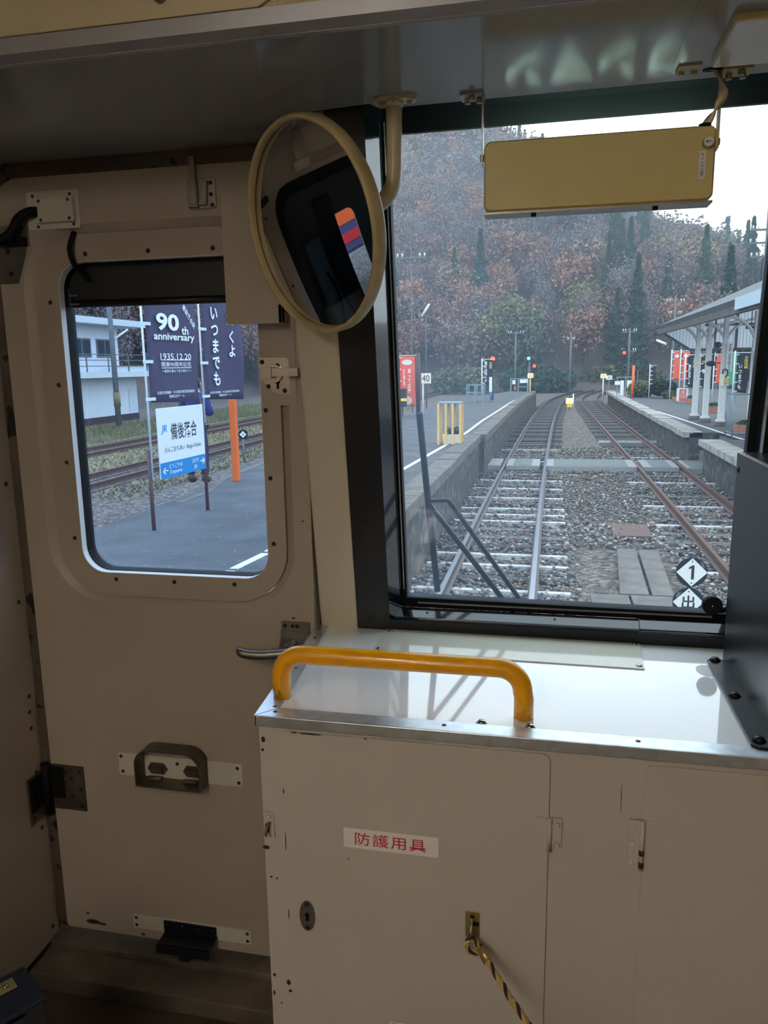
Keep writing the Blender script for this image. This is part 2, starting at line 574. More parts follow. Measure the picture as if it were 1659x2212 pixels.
def thing(name, loc, label, cat, group=None, kind=None):
    o = bpy.data.objects.new(name, None)
    o.empty_display_size = 0.05
    COL.objects.link(o)
    o.location = loc
    return tag(o, label, cat, group, kind)


def struct(o, label, cat):
    return tag(o, label, cat, kind='structure')


def copy_thing(src, loc, rz=0.0, scale=1.0):
    r = src.copy()
    COL.objects.link(r)
    r.location = loc
    r.rotation_euler = (0, 0, rz)
    r.scale = (scale, scale, scale)
    for ch in list(src.children):
        c = ch.copy()
        COL.objects.link(c)
        c.parent = r
        for g in list(ch.children):
            d = g.copy()
            COL.objects.link(d)
            d.parent = c
    return r


def text(name, s, F, u, v, h, m, parent, w=0.001, width=None, bold=0.0, thick=0.0004, spacing=1.0, line=1.0, label=None, shear=0.0):
    """flat lettering centred on (u, v) in plane F, capital height about h"""
    cu = bpy.data.curves.new(name, 'FONT')
    cu.body = s
    cu.size = 1.0
    cu.align_x = 'CENTER'
    cu.align_y = 'CENTER'
    cu.extrude = 0.0
    cu.offset = bold
    cu.resolution_u = 3
    cu.space_character = spacing
    cu.space_line = line
    cu.shear = shear
    t = bpy.data.objects.new(name, cu)
    COL.objects.link(t)
    dg = bpy.context.evaluated_depsgraph_get()
    me = bpy.data.meshes.new_from_object(t.evaluated_get(dg))
    bpy.data.objects.remove(t)
    n = len(me.vertices)
    co = np.empty(n * 3, np.float32)
    me.vertices.foreach_get('co', co)
    co = co.reshape(-1, 3)
    base = world_loc(parent)
    if n:
        lo, hi = co.min(0), co.max(0)
        cx, cy = (lo[0] + hi[0]) / 2, (lo[1] + hi[1]) / 2
        sy = h / max(1e-6, hi[1] - lo[1])
        sx = (width / max(1e-6, hi[0] - lo[0])) if width else sy
        out = [F.p(u + (x - cx) * sx, v + (y - cy) * sy, w) - base for x, y, z in co]
        me.vertices.foreach_set('co', np.array([tuple(q) for q in out], np.float32).ravel())
    me.materials.clear()
    me.materials.append(m)
    me.update()
    o = bpy.data.objects.new(name, me)
    COL.objects.link(o)
    o.parent = parent
    if label:
        o['label'] = label
    return o


def bez(pts, n=8):
    """smooth curve through points"""
    P = [Vector(p) for p in pts]
    out = []
    for i in range(len(P) - 1):
        p0, p1, p2, p3 = P[max(i - 1, 0)], P[i], P[i + 1], P[min(i + 2, len(P) - 1)]
        for k in range(n):
            t = k / n
            out.append(0.5 * ((2 * p1) + (p2 - p0) * t + (2 * p0 - 5 * p1 + 4 * p2 - p3) * t * t + (3 * p1 - p0 - 3 * p2 + p3) * t ** 3))
    out.append(P[-1])
    return out

# ================================================================== CABIN SHELL
def shell(name, build, m, label, cat, bevel=0.0):
    b = MB()
    build(b)
    return struct(b.build(name, m, bevel=bevel), label, cat)


shell('floor', lambda b: b.box(-2.2, 0.6, -6.0, 1.78, 1.15, 1.20), FLOORM, 'dark brown vinyl floor of the railcar below the steel step', 'floor')
# soffit over the door and the window
b = MB()
b.prism(FLAT, [(-1.33, 1.162), (0.62, 1.162), (0.62, 1.495), (-0.325, 1.515), (-0.338, 1.482), (-0.525, 1.505), (-0.525, 1.668), (-1.33, 1.668)], 3.27, 3.30)
struct(b.build('ceiling', SOFFIT), 'low grey soffit panel over the gangway door and front window', 'ceiling')
b = MB()
b.prism(Fr((0, 0, 0), (0, 1, 0), (0, 0, 1)), [(1.166, 3.268), (1.150, 3.281), (1.150, 3.304), (1.158, 3.304), (1.158, 3.284), (1.168, 3.274)], -1.6, 0.6)
for x in (-1.15, -0.83, -0.46, -0.05, 0.35):
    b.use(1).dome(Fr((0, 1.158, 3.2745), (1, 0, 0), (0, 0.78, -0.63)), x, 0, 0.001, 0.004, 0.002)
struct(b.build('trim_1', [ALU, SCREW]), 'bright aluminium lip along the near edge of the soffit', 'trim')
b = MB()
b.box(-2.2, 0.6, 1.160, 1.20, 3.30, 3.62)
fascia = struct(b.build('wall_front', FABRIC), 'cream woven lining above the aluminium lip', 'wall')
shell('ceiling_saloon', lambda b: b.box(-2.2, 0.6, -6.0, 1.80, 3.62, 3.66), BEIGE_L, 'pale saloon ceiling behind the viewer', 'ceiling')
shell('wall_back', lambda b: b.box(-2.2, 0.6, -6.05, -6.0, 1.15, 3.64), BEIGE, 'far beige end wall of the saloon', 'wall')
shell('wall_right', lambda b: b.box(0.60, 0.65, -6.0, 1.90, 1.15, 3.64), BEIGE, 'beige side wall of the saloon', 'wall')
shell('wall_rear_left', lambda b: b.box(-2.25, -2.2, -6.0, 0.2, 1.15, 3.64), BEIGE, 'beige side wall of the saloon on the driver side', 'wall')

# header above the door, jambs
shell('trim_2', lambda b: (b.box(-1.33, -0.52, 1.672, 1.74, 3.20, 3.33)), JAMB, 'dark header above the gangway door', 'trim')
shell('trim_3', lambda b: (b.box(-1.36, -1.2835, 1.661, 1.74, 1.269, 3.20), b.use(0)), JAMB, 'grubby steel door jamb at the hinge side', 'trim')
shell('trim_4', lambda b: b.box(-0.545, -0.40, 1.716, 1.78, 1.25, 3.3), RUBBER, 'door jamb at the latch side, black for the shade in the gap', 'trim')  # shade between door and pillar is put into this strip's black colour

# cream pillar between door and windscreen
b = MB()
b.prism(RAKE, [(-0.5255, -0.02), (-0.434, -0.02), (-0.434, 1.10), (-0.5255, 1.10)], -0.10, 0.0)
struct(b.build('pillar', CREAM_PIL, bevel=0.006), 'cream painted pillar between the gangway door and the black window frame', 'pillar')

# driver partition on the left, with the black gasketed window the mirror shows
PF = Fr((-1.307, 0, 0), (0, -1, 0), (0, 0, 1))   # u runs towards the rear, w faces +x ... flipped below
PF = Fr((-1.307, 0, 0), (0, 1, 0), (0, 0, 1))
b = MB()
win_o = rr(0.90, 1.585, 2.32, 3.12, 0.10)
b.ring(PF, rr(0.20, 1.6605, 1.262, 3.60, 0.0), win_o, -0.03, 0.0)
b.ring(PF, rr(0.22, 1.648, 1.27, 1.947, 0.0), rr(0.30, 1.60, 1.32, 1.90, 0.0), 0.0, 0.0025)
b.fbox(PF, 0.30, 1.60, 1.32, 1.90, 0.0, 0.0025)
b.use(1)
for z in (3.05, 2.80, 2.528, 2.225, 1.97):
    b.dome(PF, 1.636, z, 0.0, 0.006, 0.003)
for z in (1.93, 1.885, 1.76, 1.60, 1.30):
    b.dome(PF, 1.628, z, 0.0025, 0.006, 0.003)
struct(b.build('wall_left', [BEIGE, SCREW]), 'beige partition of the driver cab left of the gangway door', 'wall')
w2 = thing('window_2', (-1.307, 1.0, 2.22), 'black gasketed window of the driver partition, seen in the round mirror', 'window', kind='structure')
b = MB()
b.ring(PF, win_o, rr(0.942, 1.543, 2.362, 3.078, 0.07), -0.035, 0.008)
b.build('gasket', RUBBER, w2, bevel=0.004)
b = MB()
b.fbox(PF, 0.93, 1.555, 2.35, 3.09, -0.018, -0.014)
b.build('pane', GLASS_D, w2)
b = MB()
b.fbox(PF, 1.35, 1.41, 3.175, 3.245, 0.0, 0.004)
b.fbox(PF, 1.37, 1.39, 3.18, 3.262, 0.004, 0.016)
b.fbox(PF, 0.75, 1.43, 3.14, 3.172, 0.0, 0.003)
b.build('latch', CHROME, w2)

for y in (-1.0, -2.9, -4.8):
    t = thing('strip_lamp', (-0.75, y, 3.5), 'fluorescent strip lamp on the saloon ceiling behind the viewer', 'lamp', 'saloon strip lamps')
    MB().box(-0.85, -0.65, y - 0.65, y + 0.65, 3.57, 3.615).build('tray', WHITE, t)
    MB().tube([(-0.75, y - 0.6, 3.53), (-0.75, y + 0.6, 3.53)], 0.016, 10).build('tube', TUBE, t)

# what the mirror finds behind that window
shell('wall_cab_rear', lambda b: b.box(-2.25, -1.337, 0.14, 0.19, 1.2, 3.6), BEIGE, 'rear wall of the driver cab, seen in the round mirror', 'wall')
b = MB()
CW = Fr((-2.2, 0, 0), (0, 1, 0), (0, 0, 1))
b.ring(CW, rr(0.15, 1.75, 1.15, 3.64), rr(1.10, 1.34, 2.15, 2.85, 0.05), -0.05, 0.0)
struct(b.build('wall_cab_side', BEIGE), 'side wall of the driver cab with a window to the yard, seen in the round mirror', 'wall')
shell('wall_cab_front', lambda b: b.box(-2.2, -1.34, 1.70, 1.75, 1.2, 3.6), BEIGE, 'front wall of the driver cab', 'wall')
t = thing('equipment_cabinet', (-1.85, 0.55, 1.2), 'black equipment cabinet in the driver cab, seen in the round mirror', 'cabinet')
MB().box(-2.15, -1.75, 0.22, 0.86, 1.2, 2.98).build('body', BLACK, t, bevel=0.01)
MB().box(-2.19, -2.02, 1.26, 1.40, 1.6, 2.98).build('locker', BLACK, t, bevel=0.01)
MB().box(-1.752, -1.746, 0.56, 0.62, 2.62, 2.86).build('label_plate', GALV, t)
t = thing('driver_desk', (-1.8, 1.35, 1.2), 'grey driver desk with white papers, seen in the round mirror', 'desk')
MB().box(-2.19, -1.5, 1.25, 1.68, 1.2, 2.30).build('body', STEEL_D, t, bevel=0.01)
t = thing('radio_unit', (-2.1, 1.5, 2.3), 'pale blue radio unit on the cab wall, seen in the round mirror', 'radio')
MB().box(-2.19, -2.08, 1.42, 1.56, 2.30, 2.80).build('case', FASCIA, t, bevel=0.01)
MB().tube(bez([(-2.07, 1.46, 2.62), (-2.03, 1.44, 2.5), (-2.04, 1.48, 2.36), (-2.08, 1.5, 2.32)]), 0.01, 8).build('cord', RUBBER, t)
b = MB()
b.prism(Fr((-1.72, 1.30, 2.302), (0.9, 0.3, 0), (-0.3, 0.9, 0)), rr(-0.1, 0.1, -0.08, 0.08), 0, 0.004)
tag(b.build('paper', WHITE), 'white sheet of paper on the driver desk, seen in the round mirror', 'paper')
t = thing('yard_train', (-11.4, 0, 0.0), 'violet railcar with orange and red bands beyond the platform, seen only in the round mirror', 'train')
MB().box(-12.8, -10.3, -12, 8, 0.95, 3.9).build('body', REDTRAIN, t, bevel=0.08)
MB().box(-10.31, -10.28, -12, 8, 1.62, 1.90).build('stripe', TRAINOR, t, label='orange stripe')
MB().box(-10.31, -10.28, -12, 8, 1.20, 1.42).build('stripe', TRAINRD, t, label='red stripe')
for y in (-9, -6, -3, 0, 3):
    MB().box(-10.30, -10.275, y, y + 1.6, 2.05, 2.85).build('window', BDARK, t)
for y in (-9.5, -7.5, 3.5, 5.5):
    for x in (-12.1, -11.0):
        MB().tube([(x - 0.06, y, 0.43), (x + 0.06, y, 0.43)], 0.43, 20).build('wheel', RAIL_DARK, t)

# ================================================================== DOOR
d1 = thing('door_1', (-0.907, 1.69, 1.28), 'beige gangway door with a rounded window, left of the cream pillar', 'door', kind='structure')
seam = rr(-1.198, -0.598, 2.246, 3.107, 0.13, 8)
band = rr(-1.222, -0.576, 2.230, 3.128, 0.15, 8)
opening = rr(-1.1345, -0.6435, 2.304, 3.047, 0.062, 8)
b = MB()
b.ring(DOORF, rr(-1.282, -0.533, 1.28, 3.235, n=8, radii=(0.008, 0.012, 0.07, 0.012)), band, -0.045, 0.0)
b.loft(DOORF, band, 0.0, rr(-1.2, -0.596, 2.244, 3.109, 0.132, 8), -0.013, True)
b.loft(DOORF, rr(-1.2, -0.596, 2.244, 3.109, 0.132, 8), -0.013, rr(-1.2, -0.596, 2.244, 3.109, 0.132, 8), -0.03)
b.fbox(DOORF, -0.562, -0.5605, 2.19, 2.60, 0.0, 0.0008)
b.fbox(DOORF, -0.61, -0.556, 2.715, 2.93, 0.0, 0.003)
b.use(1)
for (u, v, a) in ((-1.20, 1.305, 0.022), (-1.172, 1.302, 0.012), (-1.215, 1.330, 0.005), (-1.05, 1.289, 0.006), (-0.585, 2.215, 0.004), (-0.553, 2.45, 0.003)):
    b.prism(DOORF, circ(u, v, a, 9, a * 0.32 if a > 0.01 else a * 0.6), 0.0, 0.0006)
b.build('slab', [BEIGE, PAINTCHIP], d1)
b = MB()
b.ring(DOORF, seam, opening, -0.040, -0.006)
b.use(1)
for u, v in ((-1.057, 3.063), (-0.899, 3.063), (-0.742, 3.062), (-1.159, 2.958), (-1.157, 2.766), (-1.155, 2.579), (-1.152, 2.39), (-1.047, 2.288), (-0.89, 2.288), (-0.733, 2.289), (-0.629, 2.392), (-0.63, 2.548), (-0.634, 2.704)):
    b.dome(DOORF, u, v, -0.006, 0.0055, 0.003)
b.build('window_frame', [BEIGE, SCREW], d1)
b = MB()
b.ring(DOORF, opening, rr(-1.132, -0.646, 2.3065, 3.0445, 0.060, 8), -0.060, -0.0265)
b.build('gasket', RUBBER, d1)
b = MB()
b.ring(DOORF, opening, rr(-1.1333, -0.6447, 2.3052, 3.0458, 0.061, 8), -0.026, -0.0065)
b.build('daylit_reveal', WHITE, d1)  # beige inner wall of the frame; daylight falling on it is put in as white
b = MB()
b.prism(DOORF, rr(-1.133, -0.645, 2.306, 3.045, 0.06, 8), -0.052, -0.048)
b.build('pane', GLASS_D, d1)
b = MB()
b.fbox(DOORF, -1.130, -0.648, 2.949, 3.044, -0.047, -0.044)
b.tube([(-1.12, 1.70, 2.955), (-0.655, 1.70, 2.955)], 0.009, 10)
b.use(1)
b.fbox(DOORF, -1.126, -1.104, 2.972, 2.976, -0.038, -0.034)
b.fbox(DOORF, -1.124, -1.100, 2.952, 2.956, -0.034, -0.030)
b.build('roller_shade', [SHADE, STEEL], d1)
# shade pull cable at the top left of the frame
MB().tube(bez([(-1.079, 1.664, 3.112), (-1.086, 1.652, 3.075), (-1.083, 1.66, 3.04), (-1.075, 1.70, 3.01)]), 0.006, 8).build('shade_cord', RUBBER, d1)
# latch catch over the top edge
la = MB()
la.prism(DOORF, rr(-0.789, -0.724, 3.143, 3.206, 0.008), 0.0, 0.003)
la.fbox(DOORF, -0.779, -0.766, 3.15, 3.250, 0.003, 0.014)
la.fbox(DOORF, -0.786, -0.764, 3.146, 3.20, 0.003, 0.012)
la.prism(DOORF, [(-0.764, 3.15), (-0.744, 3.15), (-0.741, 3.20), (-0.75, 3.20)], 0.003, 0.010)
la.use(1)
for u, v in ((-0.735, 3.196), (-0.735, 3.172), (-0.733, 3.150), (-0.782, 3.150), (-0.782, 3.175)):
    la.dome(DOORF, u, v, 0.003, 0.005, 0.003)
la.build('door_catch', [STEEL, SCREW], d1, bevel=0.001)
# junction box with its black cable
j = MB()
j.prism(DOORF, rr(-1.191, -1.057, 3.119, 3.203, 0.006), 0.0, 0.003)
j.prism(DOORF, rr(-1.159, -1.065, 3.133, 3.186, 0.002), 0.003, 0.016)
j.use(1)
for u, v, w in ((-1.173, 3.193, 0.003), (-1.078, 3.193, 0.003), (-1.073, 3.128, 0.003), (-1.165, 3.126, 0.003), (-1.15, 3.179, 0.016), (-1.076, 3.179, 0.016), (-1.075, 3.139, 0.016), (-1.148, 3.138, 0.016)):
    j.dome(DOORF, u, v, w, 0.0045, 0.0025)
jb = j.build('junction_box', [BEIGE_L, SCREW], d1, bevel=0.0015)
MB().tube(bez([(-1.155, 1.648, 3.156), (-1.178, 1.646, 3.156), (-1.203, 1.642, 3.143), (-1.222, 1.636, 3.113), (-1.243, 1.630, 3.098), (-1.275, 1.62, 3.099), (-1.302, 1.60, 3.105)]), 0.0115, 10).build('cable', RUBBER, jb)
# hinges
h = MB()
h.prism(DOORF, [(-1.285, 3.003), (-1.232, 3.003), (-1.205, 3.07), (-1.197, 3.13), (-1.285, 3.134)], 0.0, 0.004)
h.use(1)
for u, v in ((-1.248, 3.025), (-1.251, 3.075), (-1.212, 3.095)):
    h.dome(DOORF, u, v, 0.004, 0.006, 0.004)
h.use(2).fbox(DOORF, -1.23, -1.198, 3.085, 3.105, 0.004, 0.012)
h.use(0).fbox(DOORF, -1.196, -1.194, 3.085, 3.132, 0.0, 0.006)
h.build('hinge', [STEEL, SCREW, RUBBER], d1)
h = MB()
h.fbox(DOORF, -1.281, -1.1845, 1.643, 1.771, 0.0, 0.004)
h.fbox(PF, 1.587, 1.66, 1.628, 1.758, 0.0, 0.006)
h.use(1).tube([(-1.293, 1.650, 1.628), (-1.293, 1.650, 1.775)], 0.011, 12)
h.fbox(DOORF, -1.28, -1.243, 1.675, 1.766, 0.004, 0.0048)
h.fbox(PF, 1.592, 1.645, 1.66, 1.752, 0.006, 0.0068)
h.use(2)
for u, v in ((-1.197, 1.757), (-1.222, 1.735), (-1.195, 1.705), (-1.222, 1.682), (-1.197, 1.655), (-1.24, 1.75)):
    h.dome(DOORF, u, v, 0.004, 0.0055, 0.003)
for u, v in ((1.60, 1.72), (1.60, 1.68), (1.625, 1.70), (1.60, 1.645)):
    h.dome(PF, u, v, 0.006, 0.0055, 0.003)
h.build('hinge', [STEEL_D, RUBBER, SCREW], d1)
# small locking plate with its bar, at the right of the window
lk = MB()
lk.prism(DOORF, [(-0.607, 2.740), (-0.572, 2.740), (-0.570, 2.744), (-0.571, 2.815), (-0.577, 2.821), (-0.640, 2.822), (-0.644, 2.816), (-0.641, 2.775)], 0.0, 0.004)
lk.prism(DOORF, circ(-0.607, 2.786, 0.021), 0.004, 0.009)
lk.fbox(DOORF, -0.632, -0.606, 2.776, 2.800, 0.009, 0.026)
lk.fbox(DOORF, -0.606, -0.545, 2.780, 2.798, 0.012, 0.024)
lk.use(1).prism(DOORF, circ(-0.599, 2.768, 0.0055), 0.004, 0.0045).fbox(DOORF, -0.602, -0.596, 2.752, 2.768, 0.004, 0.0045)
lk.use(2)
for u, v in ((-0.634, 2.812), (-0.598, 2.803), (-0.621, 2.758), (-0.583, 2.748)):
    lk.dome(DOORF, u, v, 0.004, 0.0055, 0.003)
lk.build('lock_plate', [CHROME, RUBBER, SCREW], d1, bevel=0.001)
# lever handle low at the right edge
hd = MB()
hd.fbox(DOORF, -0.612, -0.545, 2.190, 2.207, 0.0, 0.010)
hd.prism(DOORF, [(-0.625, 2.13), (-0.545, 2.13), (-0.545, 2.190), (-0.612, 2.190)], 0.0, 0.006)
hd.fbox(DOORF, -0.614, -0.545, 2.166, 2.186, 0.006, 0.012)
hd.tube([(-0.59, 1.655, 2.148), (-0.59, 1.615, 2.148)], [0.016, 0.013], 14)
lv = bez([(-0.575, 1.607, 2.150), (-0.61, 1.603, 2.145), (-0.655, 1.600, 2.141), (-0.69, 1.600, 2.143), (-0.707, 1.603, 2.151)])
hd.tube(lv, [0.012 if i < len(lv) - 9 else 0.012 - 0.007 * ((i - len(lv) + 9) / 8) ** 2 for i in range(len(lv))], 12)
hd.use(1)
for u in (-0.604, -0.585, -0.573):
    hd.dome(DOORF, u, 2.1985, 0.010, 0.0045, 0.003)
hd.build('lever_handle', [STEEL, SCREW], d1)
# folding loop on its white plate
hl = MB()
hl.prism(DOORF, rr(-1.078, -0.735, 1.762, 1.824, 0.006), 0.0, 0.003)
hl.use(1)
for u, v in ((-1.070, 1.814), (-1.068, 1.772), (-0.748, 1.812), (-0.746, 1.772), (-0.912, 1.808)):
    hl.dome(DOORF, u, v, 0.003, 0.005, 0.002)
hl.use(2)
for u in (-0.967, -0.868):
    hl.prism(DOORF, [(u - 0.028, 1.79), (u - 0.018, 1.806), (u + 0.018, 1.806), (u + 0.028, 1.79), (u + 0.018, 1.776), (u - 0.018, 1.776)], 0.003, 0.006)
    hl.fbox(DOORF, u - 0.016, u + 0.016, 1.783, 1.798, 0.006, 0.014)
    hl.tube([(u - 0.018, 1.64, 1.772), (u + 0.018, 1.64, 1.772)], 0.006, 8)
hl.fbox(DOORF, -1.003, -0.831, 1.762, 1.766, 0.004, 0.050)
plate = hl.build('step_plate', [BEIGE_L, SCREW, STEEL_D], d1, label='pale plate across the middle of the door')
lp = MB()
outer = [(-1.006, 1.762)] + [(u, v) for u, v in rr(-1.006, -0.828, 1.762, 1.864, n=6, radii=(0, 0.04, 0.04, 0))[2:-2]] + [(-0.828, 1.762)]
half = rr(-1.006, -0.828, 1.70, 1.864, 0.042, 7)
arch = [(-0.828, 1.762)] + [p for p in half if p[1] > 1.78] + [(-1.006, 1.762)]
inn = [(min(max(u, -1.003), -0.831) if v < 1.80 else -0.917 + (u + 0.917) * 0.966, v - (0.003 if v > 1.80 else 0)) for u, v in arch]
lp.prism(DOORF, arch + inn[::-1], 0.004, 0.050)
lp.build('folding_loop', STEEL_D, plate)
# foot bracket on the lower plate
fb = MB()
fb.prism(DOORF, rr(-1.075, -0.736, 1.309, 1.349, 0.005), 0.0, 0.003)
fb.use(1)
for u in (-1.066, -0.746):
    for v in (1.318, 1.340):
        fb.dome(DOORF, u, v, 0.003, 0.005, 0.002)
fp = fb.build('kick_plate', [BEIGE_L, SCREW], d1, label='pale plate at the foot of the door')
fb = MB()
fb.fbox(DOORF, -0.982, -0.832, 1.312, 1.346, 0.003, 0.008)
fb.fbox(DOORF, -0.978, -0.83, 1.312, 1.318, 0.003, 0.06)
fb.fbox(DOORF, -0.978, -0.83, 1.295, 1.318, 0.056, 0.062)
fb.fbox(DOORF, -0.915, -0.892, 1.278, 1.30, 0.040, 0.060)
fb.use(1)
for u in (-0.972, -0.928, -0.884, -0.84):
    fb.dome(DOORF, u, 1.338, 0.008, 0.0032, 0.002)
fb.build('foot_bracket', [BLACK, CHROME], fp)
# blank cover box hung in front of the window corner
b = MB()
b.prism(DOORF, rr(-0.6935, -0.567, 2.893, 3.165, 0.002), 0.034, 0.050)
b.prism(DOORF, rr(-0.575, -0.567, 2.893, 2.932, 0.001), 0.0, 0.05)
b.fbox(DOORF, -0.66, -0.58, 3.10, 3.15, 0.0, 0.034)
tag(b.build('cover_box', BEIGE, bevel=0.002), 'blank beige cover box hung over the upper corner of the door window beside the mirror', 'cover')

# steel threshold in front of the door
t = thing('threshold', (-0.9, 1.6, 1.20), 'worn dark steel threshold step at the foot of the gangway door', 'step')
MB().box(-1.305, -0.50, 1.520, 1.612, 1.201, 1.250).build('lower_tread', STEP, t, bevel=0.003)
MB().box(-1.305, -0.50, 1.613, 1.74, 1.201, 1.268).build('sill_bar', STEP, t, bevel=0.003)

# ================================================================== WINDSCREEN
w1 = thing('window_1', (0.03, 1.70, 2.20), 'railcar windscreen in a black frame above the white counter', 'window', kind='structure')
b = MB()
inner = [(-0.3565, 0.028), (0.405, 0.028), (0.405, 1.10), (-0.3565, 1.10)]
outer = [(-0.434, 0.0), (0.46, 0.0), (0.46, 1.15), (-0.434, 1.15)]
inner2 = [(-0.337, 0.010), (0.405, 0.010), (0.405, 1.095), (-0.337, 1.095)]
b.use(2).loft(RAKE, outer, 0.0, inner, 0.0).use(0)
b.loft(RAKE, inner, 0.0, inner2, -0.0690)
b.loft(RAKE, outer, 0.0, outer, -0.0690)
b.loft(RAKE, outer, -0.0690, inner2, -0.0690)
b.use(1)
for v in (0.03, 0.27, 0.54):
    b.dome(RAKE, -0.402 if v != 0.54 else -0.425, v, 0.0, 0.004, 0.002)
b.build('frame', [GLOSSB, SCREW, SATINB], w1)
b = MB()
b.ring(RAKE, [(-0.3565, 0.028), (0.42, 0.028), (0.42, 1.12), (-0.3565, 1.12)], [(-0.327, 0.0530), (0.393, 0.0485), (0.393, 1.0600), (-0.327, 1.0570)], -0.095, -0.0695)
b.build('gasket', RUBBER, w1)
b = MB()
b.fbox(RAKE, -0.3335, -0.3315, 0.075, 1.08, -0.0695, -0.067)
b.fbox(RAKE, -0.30, 0.36, 0.040, 0.043, -0.0695, -0.066)
b.build('chrome_bead', ALU, w1, label='bright metal bead along the window gasket')
MB().fbox(RAKE, -0.35, 0.41, 0.05, 1.09, -0.080, -0.074).build('pane', GLASS_W, w1)
b = MB()
SX = Fr((0, 0, 0), (0, 1, 0), (0, 0, 1))
b.prism(SX, [(1.710, 2.185), (1.744, 2.185), (1.744, 2.2300), (1.712, 2.2150)], -0.352, 0.205)
b.prism(SX, [(1.7085, 2.185), (1.744, 2.185), (1.744, 2.2318), (1.7105, 2.2165)], 0.2055, 0.45)
b.use(1)
for x in (-0.275, 0.02, 0.25, 0.345):
    b.dome(Fr((0, 1.728, 2.2235), (1, 0, 0), (0, 1, 0.466)), x, 0, -0.002, 0.005, 0.002)
b.build('sill', [GLOSSB, SCREW], w1, bevel=0.001)
shell('wall_front_lower', lambda b: b.box(-0.5, 0.62, 1.722, 1.78, 1.15, 2.20), BLACK, 'black front wall below the windscreen behind the counter', 'wall')
shell('trim_5', lambda b: b.prism(RAKE, [(0.462, -0.02), (0.62, -0.02), (0.62, 1.15), (0.462, 1.15)], -0.1, 0.0), BLACK, 'black panel right of the windscreen', 'trim')
shell('trim_6', lambda b: b.box(-1.45, 0.65, 1.545, 1.80, 3.31, 3.62), BLACK, 'dark bulkhead above the soffit', 'trim')

# wiper outside the glass
t = thing('windscreen_wiper', (-0.06, 1.86, 2.05), 'black windscreen wiper with twin arms parked at the left of the windscreen', 'wiper')
b = MB()
b.tube([(-0.299, 1.775, 2.690), (-0.283, 1.800, 2.476), (-0.266, 1.836, 2.245)], 0.0078, 8)
b.build('blade', RUBBER, t)
b = MB()
b.tube([(-0.283, 1.806, 2.478), (-0.236, 1.806, 2.481)], 0.005, 8)
b.tube([(-0.282, 1.806, 2.47), (-0.102, 1.845, 2.226), (-0.02, 1.87, 2.11)], 0.007, 8)
b.build('main_arm', BLACK, t)
MB().tube([(-0.236, 1.808, 2.481), (-0.222, 1.812, 2.462), (-0.060, 1.845, 2.226), (0.02, 1.87, 2.11)], 0.006, 8).build('link_arm', BLACK, t)
MB().box(-0.06, 0.06, 1.83, 1.90, 2.04, 2.12).build('pivot_box', BLACK, t)

# ================================================================== COUNTER
t = thing('countertop', (0.03, 1.45, 2.17), 'glossy white counter top below the windscreen, with galvanised edging', 'counter')
b = MB()
b.prism(FLAT, [(-0.498, 1.204), (0.60, 1.204), (0.60, 1.718), (-0.351, 1.718), (-0.36, 1.690), (-0.530, 1.690)], 2.170, 2.190)
b.use(1).prism(FLAT, circ(0.318, 1.555, 0.021, 16, 0.030), 2.190, 2.1905)
b.build('board', [COUNTER, mat('grey_stain', (196, 196, 198), 0.25)], t)
b = MB()
b.prism(FLAT, [(-0.502, 1.200), (0.60, 1.200), (0.60, 1.237), (-0.466, 1.237)], 2.1902, 2.1925)
b.prism(FLAT, [(-0.503, 1.198), (0.60, 1.198), (0.60, 1.203), (-0.503, 1.203)], 2.172, 2.1925)
b.prism(FLAT, [(-0.502, 1.200), (-0.466, 1.237), (-0.508, 1.690), (-0.534, 1.690)], 2.1902, 2.1925)
b.prism(FLAT, [(-0.504, 1.198), (-0.499, 1.198), (-0.533, 1.690), (-0.537, 1.690)], 2.172, 2.1925)
b.use(1)
for x, y in ((-0.471, 1.219), (-0.479, 1.240), (-0.166, 1.221), (0.152, 1.221), (-0.515, 1.60), (-0.523, 1.665), (-0.50, 1.42)):
    b.dome(FLAT, x, y, 2.1925, 0.005, 0.0015)
b.build('edge_trim', [GALV, STEEL_D], t, bevel=0.0012)
b = MB()
b.prism(FLAT, [(-0.366, 1.543), (0.197, 1.538), (0.204, 1.706), (-0.350, 1.706), (-0.352, 1.696), (-0.364, 1.690)], 2.1903, 2.1925)
b.use(1)
for x, y in ((-0.355, 1.556), (-0.353, 1.672), (0.188, 1.552), (0.192, 1.68)):
    b.dome(FLAT, x, y, 2.1925, 0.007, 0.003)
b.build('cover_plate', [COVER, CHROME], t, label='ivory access cover plate with four screws')
for x, y in ((-0.104, 1.245), (-0.022, 1.244)):
    MB().dome(FLAT, x, y, 2.1905, 0.0095, 0.006).build('bolt', CHROME, t)

